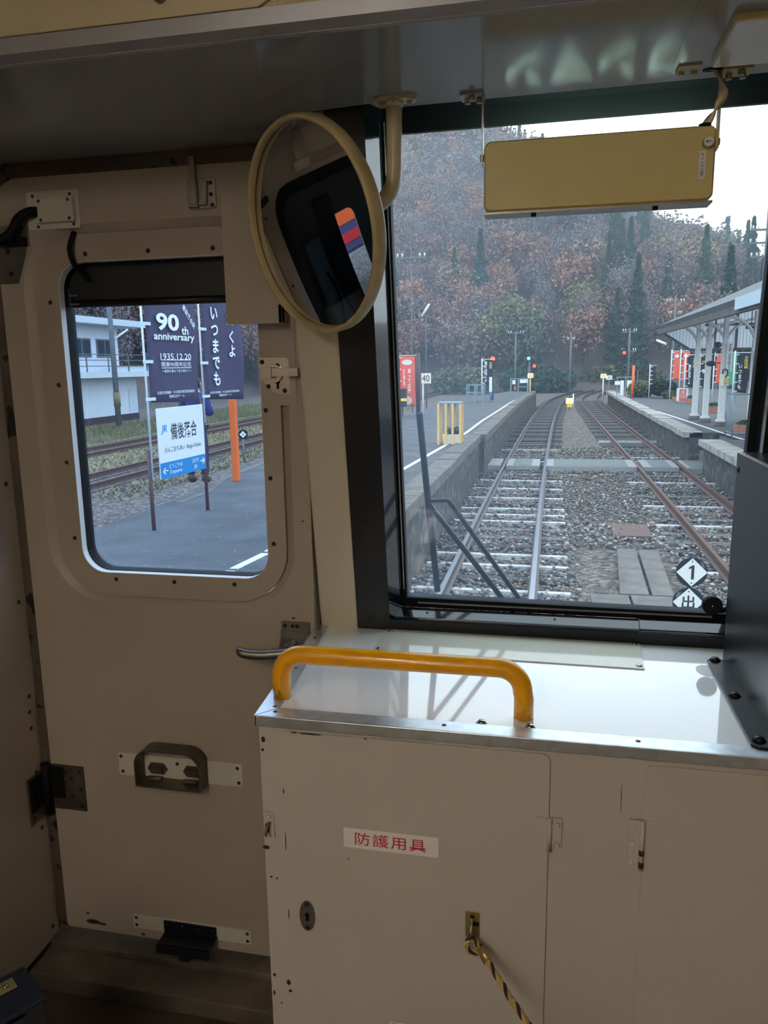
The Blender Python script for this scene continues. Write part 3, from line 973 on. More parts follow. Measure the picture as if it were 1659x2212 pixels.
# yellow grab handle
t = thing('grab_handle', (-0.255, 1.285, 2.19), 'bright yellow tubular grab handle fixed on the white counter', 'handle')
b = MB()
P = []
def arc(c, a0, a1, r, n=9):
    return [(c[0] + r * math.cos(math.radians(a0 + (a1 - a0) * k / n)), 1.283, c[1] + r * math.sin(math.radians(a0 + (a1 - a0) * k / n))) for k in range(n + 1)]
zt = 2.277
P = [(-0.481, 1.285, 2.191), (-0.481, 1.285, 2.226)] + arc((-0.437, zt - 0.042), 180, 90, 0.043)[1:] + arc((-0.079, zt - 0.042), 90, 0, 0.043) + [(-0.034, 1.281, 2.226), (-0.034, 1.281, 2.191)]
b.tube(P, 0.0172, 36)
b.build('bar', YELLOW, t)
for x in (-0.484, -0.034):
    b = MB()
    b.dome(Fr((x, 1.2665, 2.205), (1, 0, 0), (0, 0, 1)), 0, 0, 0.0, 0.0058, 0.003)
    b.fbox(Fr((x, 1.2665, 2.205), (1, 0, 0), (0, 0, 1)), -0.003, 0.003, -0.0007, 0.0007, 0.0025, 0.0036)
    b.fbox(Fr((x, 1.2665, 2.205), (1, 0, 0), (0, 0, 1)), -0.0007, 0.0007, -0.003, 0.003, 0.0025, 0.0036)
    b.build('screw', BRASS, t)

# ================================================================== CABINET
cb = thing('cabinet', (0.05, 1.45, 1.20), 'beige steel locker cabinet under the white counter', 'cabinet')
b = MB()
b.box(-0.497, 0.596, 1.203, 1.70, 1.201, 2.170)
b.use(1)
for u, v, a, c in ((-0.49, 2.145, 0.004, 0.006), (-0.492, 2.125, 0.003, 0.003), (-0.494, 1.930, 0.007, 0.004), (-0.487, 1.87, 0.003, 0.002), (-0.476, 1.868, 0.002, 0.002), (-0.462, 1.648, 0.004, 0.006), (-0.459, 1.63, 0.004, 0.003), (-0.478, 1.60, 0.002, 0.002), (-0.49, 1.66, 0.003, 0.004), (-0.492, 1.62, 0.002, 0.006), (0.128, 2.10, 0.0006, 0.03)):
    b.prism(CABF, circ(u, v, a, 8, c), 0.0, 0.0005)
b.build('body', [BEIGE_CAB, PAINTCHIP], cb, bevel=0.002)
b = MB()
b.prism(CABF, rr(-0.4545, 0.013, 1.26, 2.1665, 0.014), 0.0005, 0.0045)
b.use(1)
for u, v, a, c in ((-0.40, 2.1655, 0.022, 0.0016), (-0.43, 2.1655, 0.006, 0.0014), (-0.30, 2.1655, 0.003, 0.0012), (-0.454, 2.05, 0.0012, 0.006), (-0.454, 1.95, 0.0010, 0.02), (-0.454, 1.80, 0.001, 0.012), (-0.13, 1.64, 0.001, 0.001), (-0.336, 1.93, 0.002, 0.0012)):
    b.prism(CABF, circ(u, v, a, 8, c), 0.0045, 0.005)
ld = b.build('door', [BEIGE_CAB, PAINTCHIP], cb, bevel=0.0012, label='left cabinet door with the red lettered sticker')
b = MB()
b.prism(CABF, rr(-0.344, -0.173, 1.9535, 1.992, 0.003), 0.0046, 0.0052)
st = b.build('sticker', WHITE, ld, label='white sticker with red characters')
text('lettering', '防護用具', CABF, -0.259, 1.973, 0.025, RED_PRINT, ld, w=0.0056, width=0.128, bold=0.004, spacing=1.15)
b = MB()
b.prism(CABF, rr(-0.266, -0.215, 1.54, 1.603, 0.003), 0.0046, 0.0052)
b.build('sticker', WHITE, ld, label='small white sticker low on the door')
text('lettering', '消火器', CABF, -0.241, 1.596, 0.012, BLACK_PRINT, ld, w=0.0056, width=0.04)
b = MB()
b.prism(CABF, circ(-0.4175, 1.8025, 0.0150, 24, 0.031), 0.0045, 0.0065)
b.use(1)
b.prism(CABF, circ(-0.4175, 1.805, 0.0046, 14), 0.0065, 0.007)
b.fbox(CABF, -0.4205, -0.4145, 1.792, 1.804, 0.0065, 0.007)
b.use(2)
for v in (1.8265, 1.7785):
    b.dome(CABF, -0.4175, v, 0.0065, 0.0042, 0.0015)
b.build('keyhole_plate', [STEEL, RUBBER, SCREW], ld)
b = MB()
b.prism(CABF, rr(-0.1255, -0.1005, 1.806, 1.857, 0.002), 0.0045, 0.0065)
b.use(1).dome(CABF, -0.1135, 1.848, 0.0065, 0.0045, 0.002)
b.use(2).tube(bez([(-0.1135, 1.196, 1.845), (-0.1135, 1.186, 1.843), (-0.114, 1.178, 1.834), (-0.1145, 1.176, 1.824), (-0.1145, 1.180, 1.814), (-0.114, 1.188, 1.812)]), 0.0026, 8)
b.use(3).fbox(CABF, -0.1175, -0.1015, 1.833, 1.838, 0.0065, 0.010)
b.build('hook_plate', [BRASS, SCREW, CHROME, RUBBER], ld, bevel=0.0006)
b = MB()
b.prism(CABF, rr(0.164, 0.595, 1.26, 2.1625, 0.010), 0.0005, 0.0045)
rd = b.build('door', BEIGE_CAB, cb, bevel=0.0012, label='right cabinet door behind the black console plate')


def hinge(parent, loc_u, v0, v1, lw, rw, screws, mats):
    b = MB()
    b.fbox(CABF, loc_u - lw, loc_u - 0.004, v0, v1, 0.0045, 0.0075)
    b.fbox(CABF, loc_u + 0.003, loc_u + rw, v0, v1, 0.0005, 0.0055)
    b.tube([(loc_u, 1.1955, v0 - 0.003), (loc_u, 1.1955, v1)], 0.0042, 10)
    b.use(1)
    for u, v in screws:
        b.dome(CABF, u, v, 0.0060, 0.0048, 0.0035)
    b.use(2)
    for v in (v0 + 0.008, v0 + 0.03):
        if mats[2] is PAINTCHIP and lw > 0.018:
            b.tube([(loc_u, 1.1950, v - 0.006), (loc_u, 1.1950, v + 0.004)], 0.0043, 10)
    return b.build('hinge', mats, parent)


hinge(ld, 0.0145, 1.9965, 2.053, 0.0215, 0.020, ((0.0275, 2.0415), (0.0275, 2.0035)), [BEIGE_CAB, BEIGE_L, BEIGE_CAB])
hinge(rd, 0.1625, 1.9805, 2.066, 0.0205, 0.022, ((0.148, 2.055), (0.148, 2.022), (0.148, 1.988)), [BEIGE_CAB, BEIGE_L, PAINTCHIP])
b = MB()
b.prism(CABF, rr(-0.495, -0.4755, 1.948, 2.004, 0.005), 0.0, 0.003)
b.use(1).prism(CABF, circ(-0.489, 1.972, 0.004, 8, 0.011), 0.003, 0.0035)
b.use(2)
for v in (1.995, 1.956):
    b.dome(CABF, -0.4855, v, 0.003, 0.004, 0.002)
b.use(3).tube(bez([(-0.4835, 1.20, 1.984), (-0.4855, 1.190, 1.980), (-0.487, 1.186, 1.970), (-0.487, 1.190, 1.962)]), 0.0024, 8)
b.build('hook_eye', [BEIGE_CAB, PAINTCHIP, BEIGE_L, STEEL], cb)

# rope hooked on the cabinet door
t = thing('rope', (-0.11, 1.18, 1.80), 'straw and black twisted rope hanging from the hook on the cabinet door', 'rope')
main = bez([(-0.098, 1.172, 1.812), (-0.091, 1.164, 1.8065), (-0.078, 1.148, 1.798), (-0.060, 1.126, 1.790), (-0.040, 1.098, 1.784), (-0.010, 1.058, 1.778), (0.03, 0.99, 1.778), (0.09, 0.90, 1.80)], 14)
loopL = bez([(-0.1145, 1.181, 1.8165), (-0.1215, 1.180, 1.806), (-0.116, 1.176, 1.795), (-0.098, 1.168, 1.802), (-0.0915, 1.164, 1.8045)], 6)
loopR = bez([(-0.1135, 1.181, 1.8165), (-0.1045, 1.180, 1.813), (-0.100, 1.173, 1.811), (-0.0925, 1.166, 1.8075)], 6)


def strands(path, r, turns, mats, name, parent):
    b = MB()
    P = [Vector(p) for p in path]
    L = [0.0]
    for i in range(1, len(P)):
        L.append(L[-1] + (P[i] - P[i - 1]).length)
    for k in range(3):
        pts = []
        nv = None
        for i, p in enumerate(P):
            tt = (P[min(i + 1, len(P) - 1)] - P[max(i - 1, 0)]).normalized()
            nv = (tt.cross(Vector((0, 0, 1))) if nv is None else nv - tt * nv.dot(tt)).normalized()
            bv = tt.cross(nv)
            a = 2 * PI * (k / 3 + turns * L[i])
            pts.append(p + (nv * math.cos(a) + bv * math.sin(a)) * r * 0.55)
        b.use(0 if k < 2 else 1)
        b.tube(pts, r * 0.62, 8)
    return b.build(name, mats, parent)


def resample(path, step):
    out = [Vector(path[0])]
    for q in path[1:]:
        q = Vector(q)
        d = (q - out[-1]).length
        n = max(1, int(d / step))
        p0 = out[-1].copy()
        for k in range(1, n + 1):
            out.append(p0.lerp(q, k / n))
    return out


strands(resample(main, 0.0015), 0.0050, 26, [ROPE_Y, ROPE_K], 'cord', t)
strands(resample(loopL, 0.0015), 0.0042, 26, [ROPE_Y, ROPE_K], 'loop', t)
strands(resample(loopR, 0.0015), 0.0042, 26, [ROPE_Y, ROPE_K], 'loop', t)
MB().tube([(-0.0965, 1.1695, 1.8085), (-0.083, 1.1530, 1.7995)], 0.0098, 14, squash=0.7).build('ferrule', BRASS, t)

# black console plate at the right end of the counter
t = thing('console_plate', (0.37, 1.3, 2.19), 'black upright console side plate bolted to the right end of the counter', 'console')
b = MB()
b.box(0.360, 0.366, 0.80, 1.62, 2.192, 2.622)
b.box(0.366, 0.60, 1.612, 1.62, 2.192, 2.622)
b.box(0.366, 0.60, 0.80, 1.612, 2.60, 2.622)
b.build('panel', BLACK, t, bevel=0.002)
b = MB()
b.prism(FLAT, [(0.326, 1.236), (0.336, 1.226), (0.362, 1.226), (0.362, 1.607), (0.332, 1.607), (0.326, 1.600)], 2.1925, 2.1965)
b.build('flange', BLACK, t, bevel=0.001)
for y in (1.598, 1.423, 1.250):
    MB().dome(FLAT, 0.341, y, 2.1965, 0.0115, 0.008, 14).build('bolt', BLACK, t)
MB().dome(Fr((0.360, 1.60, 2.59), (0, -1, 0), (0, 0, 1)), 0.0, 0.0, 0.0, 0.007, 0.003).build('edge_screw', SCREW, t)
# round black knob by the sill
t = thing('roller_knob', (0.35, 1.70, 2.25), 'round black knob on a short lever at the sill beside the console plate', 'knob')
MB().tube([(0.349, 1.708, 2.283), (0.349, 1.690, 2.283)], 0.0205, 22).build('disc', RUBBER, t, bevel=0.002)
MB().tube([(0.349, 1.703, 2.277), (0.37, 1.71, 2.268), (0.392, 1.715, 2.275)], 0.006, 8).build('lever', RUBBER, t)
MB().dome(Fr((0.349, 1.690, 2.283), (1, 0, 0), (0, 0, 1)), 0, 0, 0, 0.0028, 0.001).build('pin', CHROME, t)

# ================================================================== MIRROR
mc = Vector((-0.439, 1.42, 3.048))
N = Vector((-0.594, -0.769, -0.236)).normalized()
mu = Vector((0, 0, 1)).cross(N).normalized()
mv = N.cross(mu)
MF = Fr(mc, mu, mv)
t = thing('convex_mirror', tuple(mc), 'round convex mirror with an aged cream rim hanging from the soffit', 'mirror')
b = MB()
R_ = 0.1815
sag = 0.0065
vs = [MF.p(0, 0, sag - 0.004)]
rings, seg = 14, 56
for i in range(1, rings + 1):
    q = i / rings
    vs += [MF.p(R_ * q * math.cos(2 * PI * k / seg), R_ * q * math.sin(2 * PI * k / seg), sag * (1 - q * q) - 0.004) for k in range(seg)]
fs = [(0, 1 + k, 1 + (k + 1) % seg) for k in range(seg)]
for i in range(rings - 1):
    o = 1 + i * seg
    fs += [(o + k, o + seg + k, o + seg + (k + 1) % seg, o + (k + 1) % seg) for k in range(seg)]
b.add(vs, fs, True)
b.build('mirror_face', MIRROR, t, fix=True)
b = MB()
prof = [(0.179, -0.003), (0.1800, 0.006), (0.183, 0.010), (0.187, 0.010), (0.190, 0.004), (0.190, -0.014), (0.183, -0.022), (0.120, -0.030), (0.05, -0.034), (0.002, -0.034)]
nn = len(prof)
seg = 64
vs = [MF.p(r * math.cos(2 * PI * k / seg), r * math.sin(2 * PI * k / seg), w) for r, w in prof for k in range(seg)]
fs = [(i * seg + k, i * seg + (k + 1) % seg, (i + 1) * seg + (k + 1) % seg, (i + 1) * seg + k) for i in range(nn - 1) for k in range(seg)]
b.add(vs, fs, True)
b.build('rim', RIM, t)
arm = [(-0.289, 1.465, 3.27), (-0.289, 1.465, 3.21)] + bez([(-0.2895, 1.465, 3.165), (-0.291, 1.465, 3.135), (-0.300, 1.464, 3.110), (-0.320, 1.462, 3.091), (-0.355, 1.457, 3.078), (-0.41, 1.448, 3.062)], 6)
MB().tube(arm, 0.0145, 16).build('arm', CREAM_PIPE, t)
b = MB()
b.prism(FLAT, [(-0.327, 1.462), (-0.312, 1.448), (-0.262, 1.448), (-0.247, 1.462), (-0.254, 1.482), (-0.320, 1.482)], 3.264, 3.27)
b.tube([(-0.289, 1.465, 3.255), (-0.289, 1.465, 3.266)], [0.016, 0.019], 16)
b.use(1)
for x, y in ((-0.312, 1.463), (-0.288, 1.452), (-0.260, 1.466)):
    b.ball((x, y, 3.264), 0.0065, 8, 5)
b.build('flange', [CREAM_PIPE, RIM], t)

# ================================================================== SIGN BOX
t = thing('sign_box', (0.065, 1.48, 3.065), 'yellowed cream sign box hanging in front of the windscreen top', 'sign')
b = MB()
SB = Fr((0, 1.458, 0), (1, 0, 0), (0, 0, 1))
b.loft(SB, rr(-0.1265, 0.258, 3.0665, 3.1845, 0.012), -0.004, rr(-0.1235, 0.255, 3.0695, 3.1815, 0.010), 0.0, True)
b.prism(SB, rr(-0.1265, 0.258, 3.0665, 3.1845, 0.012), -0.045, -0.004)
b.prism(SB, rr(-0.1235, 0.255, 3.0695, 3.1815, 0.010), -0.004, 0.0)
b.build('housing', BOXY, t)
b = MB()
b.box(-0.126, 0.2575, 1.458, 1.506, 3.062, 3.0655)
b.use(1)
for x in (-0.039, 0.168):
    b.tube([(x, 1.476, 3.062), (x, 1.476, 3.057)], 0.005, 8)
b.build('bottom_lip', [STEEL, SCREW], t, label='grey metal strip under the box')
b = MB()
FB = Fr((0, 1.503, 0), (-1, 0, 0), (0, 0, 1))
b.prism(FB, rr(-0.250, 0.119, 3.074, 3.177, 0.006), 0.0, 0.004)
b.build('front_face', BLACK, t, label='dark face turned to the track')
text('lettering', 'ワンマン', FB, -0.0655, 3.1255, 0.070, LIT, t, w=0.0045, width=0.345, bold=0.02)
for x, s in ((-0.131, -1), (0.263, 1)):
    b = MB()
    b.box(x - 0.0012, x + 0.0012, 1.470, 1.492, 3.150, 3.2685)
    if s < 0:
        b.box(x - 0.040, x + 0.0012, 1.466, 1.506, 3.2655, 3.2695)
        sc = ((x - 0.028, 1.492), (x - 0.019, 1.476), (x - 0.008, 1.492))
    else:
        b.box(x - 0.0012, x + 0.045, 1.455, 1.495, 3.2655, 3.2695)
        sc = ((x + 0.012, 1.482), (x + 0.028, 1.465), (x + 0.034, 1.482))
    b.use(1)
    for q in sc:
        b.tube([(q[0], q[1], 3.2655), (q[0], q[1], 3.258)], 0.0055, 8)
    b.tube([(x + s * 0.004, 1.480, 3.162), (x - s * 0.004, 1.480, 3.162)], 0.006, 10)
    b.build('bracket', [BOXY if s > 0 else ALU, RIM], t)
b = MB()
b.box(0.258, 0.2615, 1.462, 1.500, 3.146, 3.181)
b.build('end_cap', BOXY, t)
b = MB()
b.tube([(0.244, 1.458, 3.1555), (0.244, 1.445, 3.1555)], 0.0085, 20)
b.use(1).prism(Fr((0, 1.445, 0), (1, 0, 0), (0, 0, 1)), circ(0.244, 3.1555, 0.0075, 18), 0.0, 0.0006)
kb = b.build('selector_knob', [RIM, WHITE], t)
KF = Fr((0, 1.4444, 0), (1, 0, 0), (0, 0, 1))
b = MB()
b.fbox(KF, 0.2395, 0.249, 3.1551, 3.1559, 0.0002, 0.0005)
b.prism(KF, [(0.2390, 3.1555), (0.2425, 3.1580), (0.2430, 3.1574), (0.2405, 3.1555), (0.2430, 3.1536), (0.2425, 3.1530)], 0.0002, 0.0005)
b.build('arrow', BLACK_PRINT, kb)
b = MB()
b.fbox(SB, 0.2325, 0.2425, 3.100, 3.1445, 0.0, 0.0004)
b.build('label_strip', WHITE, t)
text('lettering', '↑\nノ\nッ\nク\n注\n意', SB, 0.2375, 3.1225, 0.037, BLACK_PRINT, t, w=0.0007, width=0.0066, line=0.9)
# twisted flat cable from the soffit into the box
b = MB()
cp = bez([(0.250, 1.462, 3.270), (0.259, 1.461, 3.250), (0.2645, 1.460, 3.232), (0.258, 1.461, 3.214), (0.250, 1.463, 3.202), (0.240, 1.467, 3.184)], 8)
vs, fs = [], []
for i, p in enumerate(cp):
    a = 0.3 + i / (len(cp) - 1) * PI * 1.9
    wv = Vector((math.cos(a), math.sin(a) * 0.9, math.sin(a) * 0.1)) * 0.0075
    tv = Vector((-math.sin(a), math.cos(a), 0)) * 0.002
    vs += [p + wv + tv, p - wv + tv, p - wv - tv, p + wv - tv]
for i in range(len(cp) - 1):
    fs += [(i * 4 + k, i * 4 + (k + 1) % 4, i * 4 + 4 + (k + 1) % 4, i * 4 + 4 + k) for k in range(4)]
b.add(vs, fs, True)
b.use(1).tube([(0.240, 1.467, 3.183), (0.240, 1.467, 3.188)], 0.010, 12)
b.build('cable', [CREAM_PIPE, RUBBER], t)

# lamp and small fittings on the soffit, right
t = thing('ceiling_lamp', (0.45, 1.33, 3.24), 'white cab lamp with a shiny face on the soffit above the sign box', 'lamp')
b = MB()
b.prism(FLAT, rr(0.236, 0.58, 1.246, 1.420, 0.006), 3.260, 3.27)
b.build('tray', BOXY, t)
b = MB()
b.prism(FLAT, rr(0.2375, 0.578, 1.248, 1.416, 0.005), 3.257, 3.260)
b.build('diffuser', LAMPGREY, t)
b = MB()
b.box(0.1795, 0.595, 1.168, 1.432, 3.2688, 3.2702)
b.use(1)
b.box(0.188, 0.224, 1.424, 1.462, 3.266, 3.2699)
for x in (0.196, 0.216):
    b.tube([(x, 1.455, 3.270), (x, 1.455, 3.262)], 0.005, 8)
b.use(2).prism(FLAT, circ(0.246, 1.462, 0.016, 14, 0.008), 3.2685, 3.2699)
tag(b.build('inspection_hatch', [SOFFIT, RIM, RUBBER]), 'grey inspection hatch with a small hinge set in the soffit above the sign box', 'hatch')
b = MB()
FA = Fr((0, 1.160, 0), (1, 0, 0), (0, 0, 1))
b.prism(FA, [(-1.6, 3.308), (-0.425, 3.3075), (-0.408, 3.316), (-0.408, 3.55), (-1.6, 3.55)], 0.0, 0.006)
ap = b.build('access_hatch', ACCESS, bevel=0.0015)
tag(ap, 'cream access hatch above the aluminium lip, with a round lock', 'hatch')
b = MB()
b.tube([(-0.575, 1.154, 3.337), (-0.575, 1.150, 3.337)], 0.0105, 18)
b.use(1).tube([(-0.575, 1.150, 3.337), (-0.575, 1.1485, 3.337)], 0.0075, 18)
b.build('lock', [CHROME, RUBBER], ap)

# ================================================================== BAG
e1 = Vector((-0.575, -0.818, 0))
e2 = Vector((0.818, -0.575, 0))
A = Vector((-1.008, 1.166, 0))
BF = Fr(A, e2, Vector((0, 0, 1)))          # u across the case, v up, w = u x v
t = thing('pilot_case', (-1.05, 0.95, 1.20), 'navy leather pilot case with a brass lock standing on the floor', 'bag')
dirw = BF.w
sgn = 1.0 if dirw.dot(e1) > 0 else -1.0
b = MB()
b.prism(BF, [(-0.01, 1.20), (0.165, 1.20), (0.165, 1.50), (0.112, 1.618), (0.105, 1.624), (0.0, 1.624), (-0.01, 1.615)], 0.0, sgn * 0.44)
b.build('body', NAVY_LEATHER, t, bevel=0.006)
b = MB()
b.prism(BF, [(0.045, 1.625), (0.112, 1.6245), (0.1145, 1.618), (0.045, 1.620)], sgn * -0.001, sgn * 0.441)
b.build('flap', NAVY_LEATHER, t, bevel=0.002)
b = MB()
b.prism(BF, [(0.112, 1.612), (0.116, 1.612), (0.116, 1.620), (0.112, 1.620)], sgn * 0.004, sgn * 0.43)
b.build('edge_piping', CHROME, t)
b = MB()
b.prism(BF, [(0.018, 1.6245), (0.050, 1.6255), (0.050, 1.628), (0.018, 1.628)], sgn * 0.030, sgn * 0.064)
b.use(1)
q = BF.p(0.034, 1.628, sgn * 0.047)
b.ball(q, 0.006, 10, 6, (1, 1, 0.6))
b.build('lock', [BRASS, CHROME], t, bevel=0.001)
b = MB()
b.tube(bez([BF.p(0.17, 1.46, sgn * 0.02), BF.p(0.20, 1.55, sgn * 0.035), BF.p(0.205, 1.565, sgn * 0.06), BF.p(0.20, 1.55, sgn * 0.09), BF.p(0.17, 1.46, sgn * 0.11)]), 0.016, 10)
b.build('carry_strap', RUBBER, t)

# ================================================================== GROUND AND HILL
def interp(y, pts):
    ys = [p[0] for p in pts]
    return float(np.interp(y, ys, [p[1] for p in pts]))


C1 = [(0, -0.745), (17, -0.735), (30, -0.60), (40, -0.44), (48, -0.20), (56, 0.10), (62, 0.45), (70, 1.2), (80, 2.9), (90, 5.4), (104, 10.0)]
C2 = [(0, 3.02), (18, 2.97), (30, 2.86), (40, 2.76), (50, 2.68), (57, 2.66), (62, 2.80), (68, 3.2), (76, 4.2), (84, 5.8), (92, 8.0), (104, 12.2)]


def smooth_path(P, y0, y1, step):
    ys = np.arange(y0, y1 + 1e-6, step)
    raw = np.array([interp(y, P) for y in ys])
    k = np.ones(9) / 9
    pad = np.concatenate([[raw[0]] * 4, raw, [raw[-1] + (raw[-1] - raw[-2]) * (i + 1) for i in range(4)]])
    return ys, np.convolve(pad, k, 'valid')


EL = [(-0.9, 0.42), (-0.30, 0.40), (-0.16, 0.36), (-0.085, 0.275), (-0.057, 0.255), (0.0, 0.225), (0.069, 0.172), (0.1175, 0.146), (0.19, 0.122), (0.232, 0.095), (0.4, 0.07), (0.9, 0.06)]


def hill_h(x, y):
    d = max(y - 84 - 0.004 * x * x, (-33 - x) * 1.0 if y > 20 else -1, (x - 24) if y > 34 else -1)
    if d <= 0:
        return -0.22
    e = interp(x / max(y, 1.0), EL)
    cap = max(0.5, 2.8 + y * e - 6.5)
    h = 0.58 * d
    return min(h, cap) if h > 0 else -0.22


gx = np.concatenate([np.arange(-150, -60, 6), np.arange(-60, 60, 2.5), np.arange(60, 151, 6)])
gy = np.concatenate([np.arange(-16, 80, 4), np.arange(80, 190, 3), np.arange(190, 300, 10)])
vs = [(x, y, hill_h(x, y) + (0.25 * math.sin(x * 1.7) * math.cos(y * 1.3) if hill_h(x, y) > 0 else 0)) for y in gy for x in gx]
nx = len(gx)
fs = [(j * nx + i, j * nx + i + 1, (j + 1) * nx + i + 1, (j + 1) * nx + i) for j in range(len(gy) - 1) for i in range(nx - 1)]


def ground_mat():
    m = bpy.data.materials.new('ballast_and_leaf_litter')
    m.use_nodes = True
    nt = m.node_tree
    b = nt.nodes['Principled BSDF']
    b.inputs['Roughness'].default_value = 0.95
    geo = nt.nodes.new('ShaderNodeNewGeometry')
    vo = nt.nodes.new('ShaderNodeTexVoronoi')
    vo.inputs['Scale'].default_value = 16
    nt.links.new(geo.outputs['Position'], vo.inputs['Vector'])
    r = nt.nodes.new('ShaderNodeValToRGB')
    cs = [(0.0, (52, 46, 46)), (0.35, (86, 78, 74)), (0.65, (106, 92, 82)), (1.0, (128, 124, 122))]
    while len(r.color_ramp.elements) < 4:
        r.color_ramp.elements.new(0.5)
    for e, (p, c) in zip(r.color_ramp.elements, cs):
        e.position = p
        e.color = (*lin(c), 1)
    sep = nt.nodes.new('ShaderNodeSeparateColor')
    nt.links.new(vo.outputs['Color'], sep.inputs[0])
    nt.links.new(sep.outputs[0], r.inputs[0])
    no = nt.nodes.new('ShaderNodeTexNoise')
    no.inputs['Scale'].default_value = 0.4
    no.inputs['Detail'].default_value = 5
    nt.links.new(geo.outputs['Position'], no.inputs['Vector'])
    r2_ = nt.nodes.new('ShaderNodeValToRGB')
    r2_.color_ramp.elements[0].color = (*lin((84, 72, 66)), 1)
    r2_.color_ramp.elements[1].color = (*lin((122, 108, 98)), 1)
    nt.links.new(no.outputs['Fac'], r2_.inputs[0])
    sx = nt.nodes.new('ShaderNodeSeparateXYZ')
    nt.links.new(geo.outputs['Position'], sx.inputs[0])
    mr = nt.nodes.new('ShaderNodeMapRange')
    mr.inputs[1].default_value = 0.0
    mr.inputs[2].default_value = 1.0
    nt.links.new(sx.outputs['Z'], mr.inputs[0])
    mx = nt.nodes.new('ShaderNodeMix')
    mx.data_type = 'RGBA'
    nt.links.new(mr.outputs[0], mx.inputs['Factor'])
    nt.links.new(r.outputs[0], mx.inputs['A'])
    nt.links.new(r2_.outputs[0], mx.inputs['B'])
    nt.links.new(mx.outputs['Result'], b.inputs['Base Color'])
    bp = nt.nodes.new('ShaderNodeBump')
    bp.inputs['Strength'].default_value = 1.0
    bp.inputs['Distance'].default_value = 0.04
    bp.invert = True
    nt.links.new(vo.outputs['Distance'], bp.inputs['Height'])
    nt.links.new(bp.outputs[0], b.inputs['Normal'])
    return m


GROUND = ground_mat()
g = MB()
g.add(vs, fs, True)
struct(g.build('ground', GROUND), 'ballast yard rising into the wooded hillside', 'ground')


def raw_mesh(name, V, F4, mats, parent=None, loc=(0, 0, 0), midx=None, tri=False):
    """big meshes straight from numpy arrays"""
    me = bpy.data.meshes.new(name)
    k = 3 if tri else 4
    me.vertices.add(len(V))
    me.vertices.foreach_set('co', np.asarray(V, np.float32).ravel())
    nf = len(F4)
    me.loops.add(nf * k)
    me.loops.foreach_set('vertex_index', np.asarray(F4, np.int32).ravel())
    me.polygons.add(nf)
    me.polygons.foreach_set('loop_start', np.arange(nf, dtype=np.int32) * k)
    if midx is not None:
        me.polygons.foreach_set('material_index', np.asarray(midx, np.int32))
    for m in (mats if isinstance(mats, list) else [mats]):
        me.materials.append(m)
    me.update(calc_edges=True)
    me.validate()
    o = bpy.data.objects.new(name, me)
    COL.objects.link(o)
    o.location = loc
    if parent:
        o.parent = parent
    return o


# loose ballast stones near the train
ICO = bmesh.new()
bmesh.ops.create_icosphere(ICO, subdivisions=1, radius=1.0)
IV = np.array([tuple(v.co) for v in ICO.verts])
IF = np.array([[v.index for v in f.verts] for f in ICO.faces])
ICO.free()
n = 26000
yy = 6.0 + 22.0 * rng.random(n) ** 1.45
xx = -1.85 + 5.75 * rng.random(n)
sz = 0.018 + 0.022 * rng.random(n) ** 1.5
zz = -0.205 + 0.065 * rng.random(n)
# ballast heaped a little between the tracks, kept off the concrete covers
inn = (xx > 0.45) & (xx < 1.8) & (yy > 8.8) & (yy < 12.7)
zz[inn] -= 0.12
mid = (xx > 0.3) & (xx < 1.9)
zz[mid & ~inn] += 0.02
V = np.empty((n, 12, 3))
jit = 1 + 0.35 * (rng.random((n, 12, 1)) - 0.5)
sc3 = np.stack([0.8 + 0.6 * rng.random(n), 0.8 + 0.6 * rng.random(n), 0.5 + 0.35 * rng.random(n)], 1)
ang = rng.random(n) * 6.283
ca, sa = np.cos(ang)[:, None], np.sin(ang)[:, None]
P = IV[None] * jit * (sz[:, None, None] * sc3[:, None, :])
V[..., 0] = P[..., 0] * ca - P[..., 1] * sa + xx[:, None]
V[..., 1] = P[..., 0] * sa + P[..., 1] * ca + yy[:, None]
V[..., 2] = P[..., 2] + zz[:, None]
F = (IF[None] + (np.arange(n) * 12)[:, None, None]).reshape(-1, 3)
smats = [mat('stone_grey', (122, 118, 114), 0.9, var=0.2), mat('stone_pale', (172, 168, 162), 0.9, var=0.2), mat('stone_blue', (104, 110, 114), 0.9, var=0.2), mat('stone_brown', (128, 102, 86), 0.9, var=0.25), mat('stone_dark', (78, 76, 78), 0.9, var=0.2)]
pick = rng.choice(5, n, p=[0.32, 0.15, 0.17, 0.22, 0.14])
st_ob = raw_mesh('gravel', V.reshape(-1, 3), F, smats, midx=np.repeat(pick, 20), tri=True)
tag(st_ob, 'loose grey and brown ballast stones between and beside the rails', 'gravel', kind='stuff')

# ================================================================== RAILS AND SLEEPERS
RAILP = [(-0.0325, 0.0), (0.0325, 0.0), (0.0325, -0.036), (0.009, -0.048), (0.009, -0.118), (0.0625, -0.132), (0.0625, -0.150), (-0.0625, -0.150), (-0.0625, -0.132), (-0.009, -0.118), (-0.009, -0.048), (-0.0325, -0.036)]


def rail(name, P, off, y0, y1, mats, label, tops=True):
    ys, xs = smooth_path(P, y0, y1, 1.0)
    b = MB()
    b.sweep([(x + off, y, 0.0) for x, y in zip(xs, ys)], RAILP)
    o = b.build(name, mats)
    # the running surface is worn bright
    for p in o.data.polygons:
        if p.normal.z > 0.9 and abs(p.center.z + o.location.z) < 0.005:
            p.material_index = 1
    return tag(o, label, 'rail')


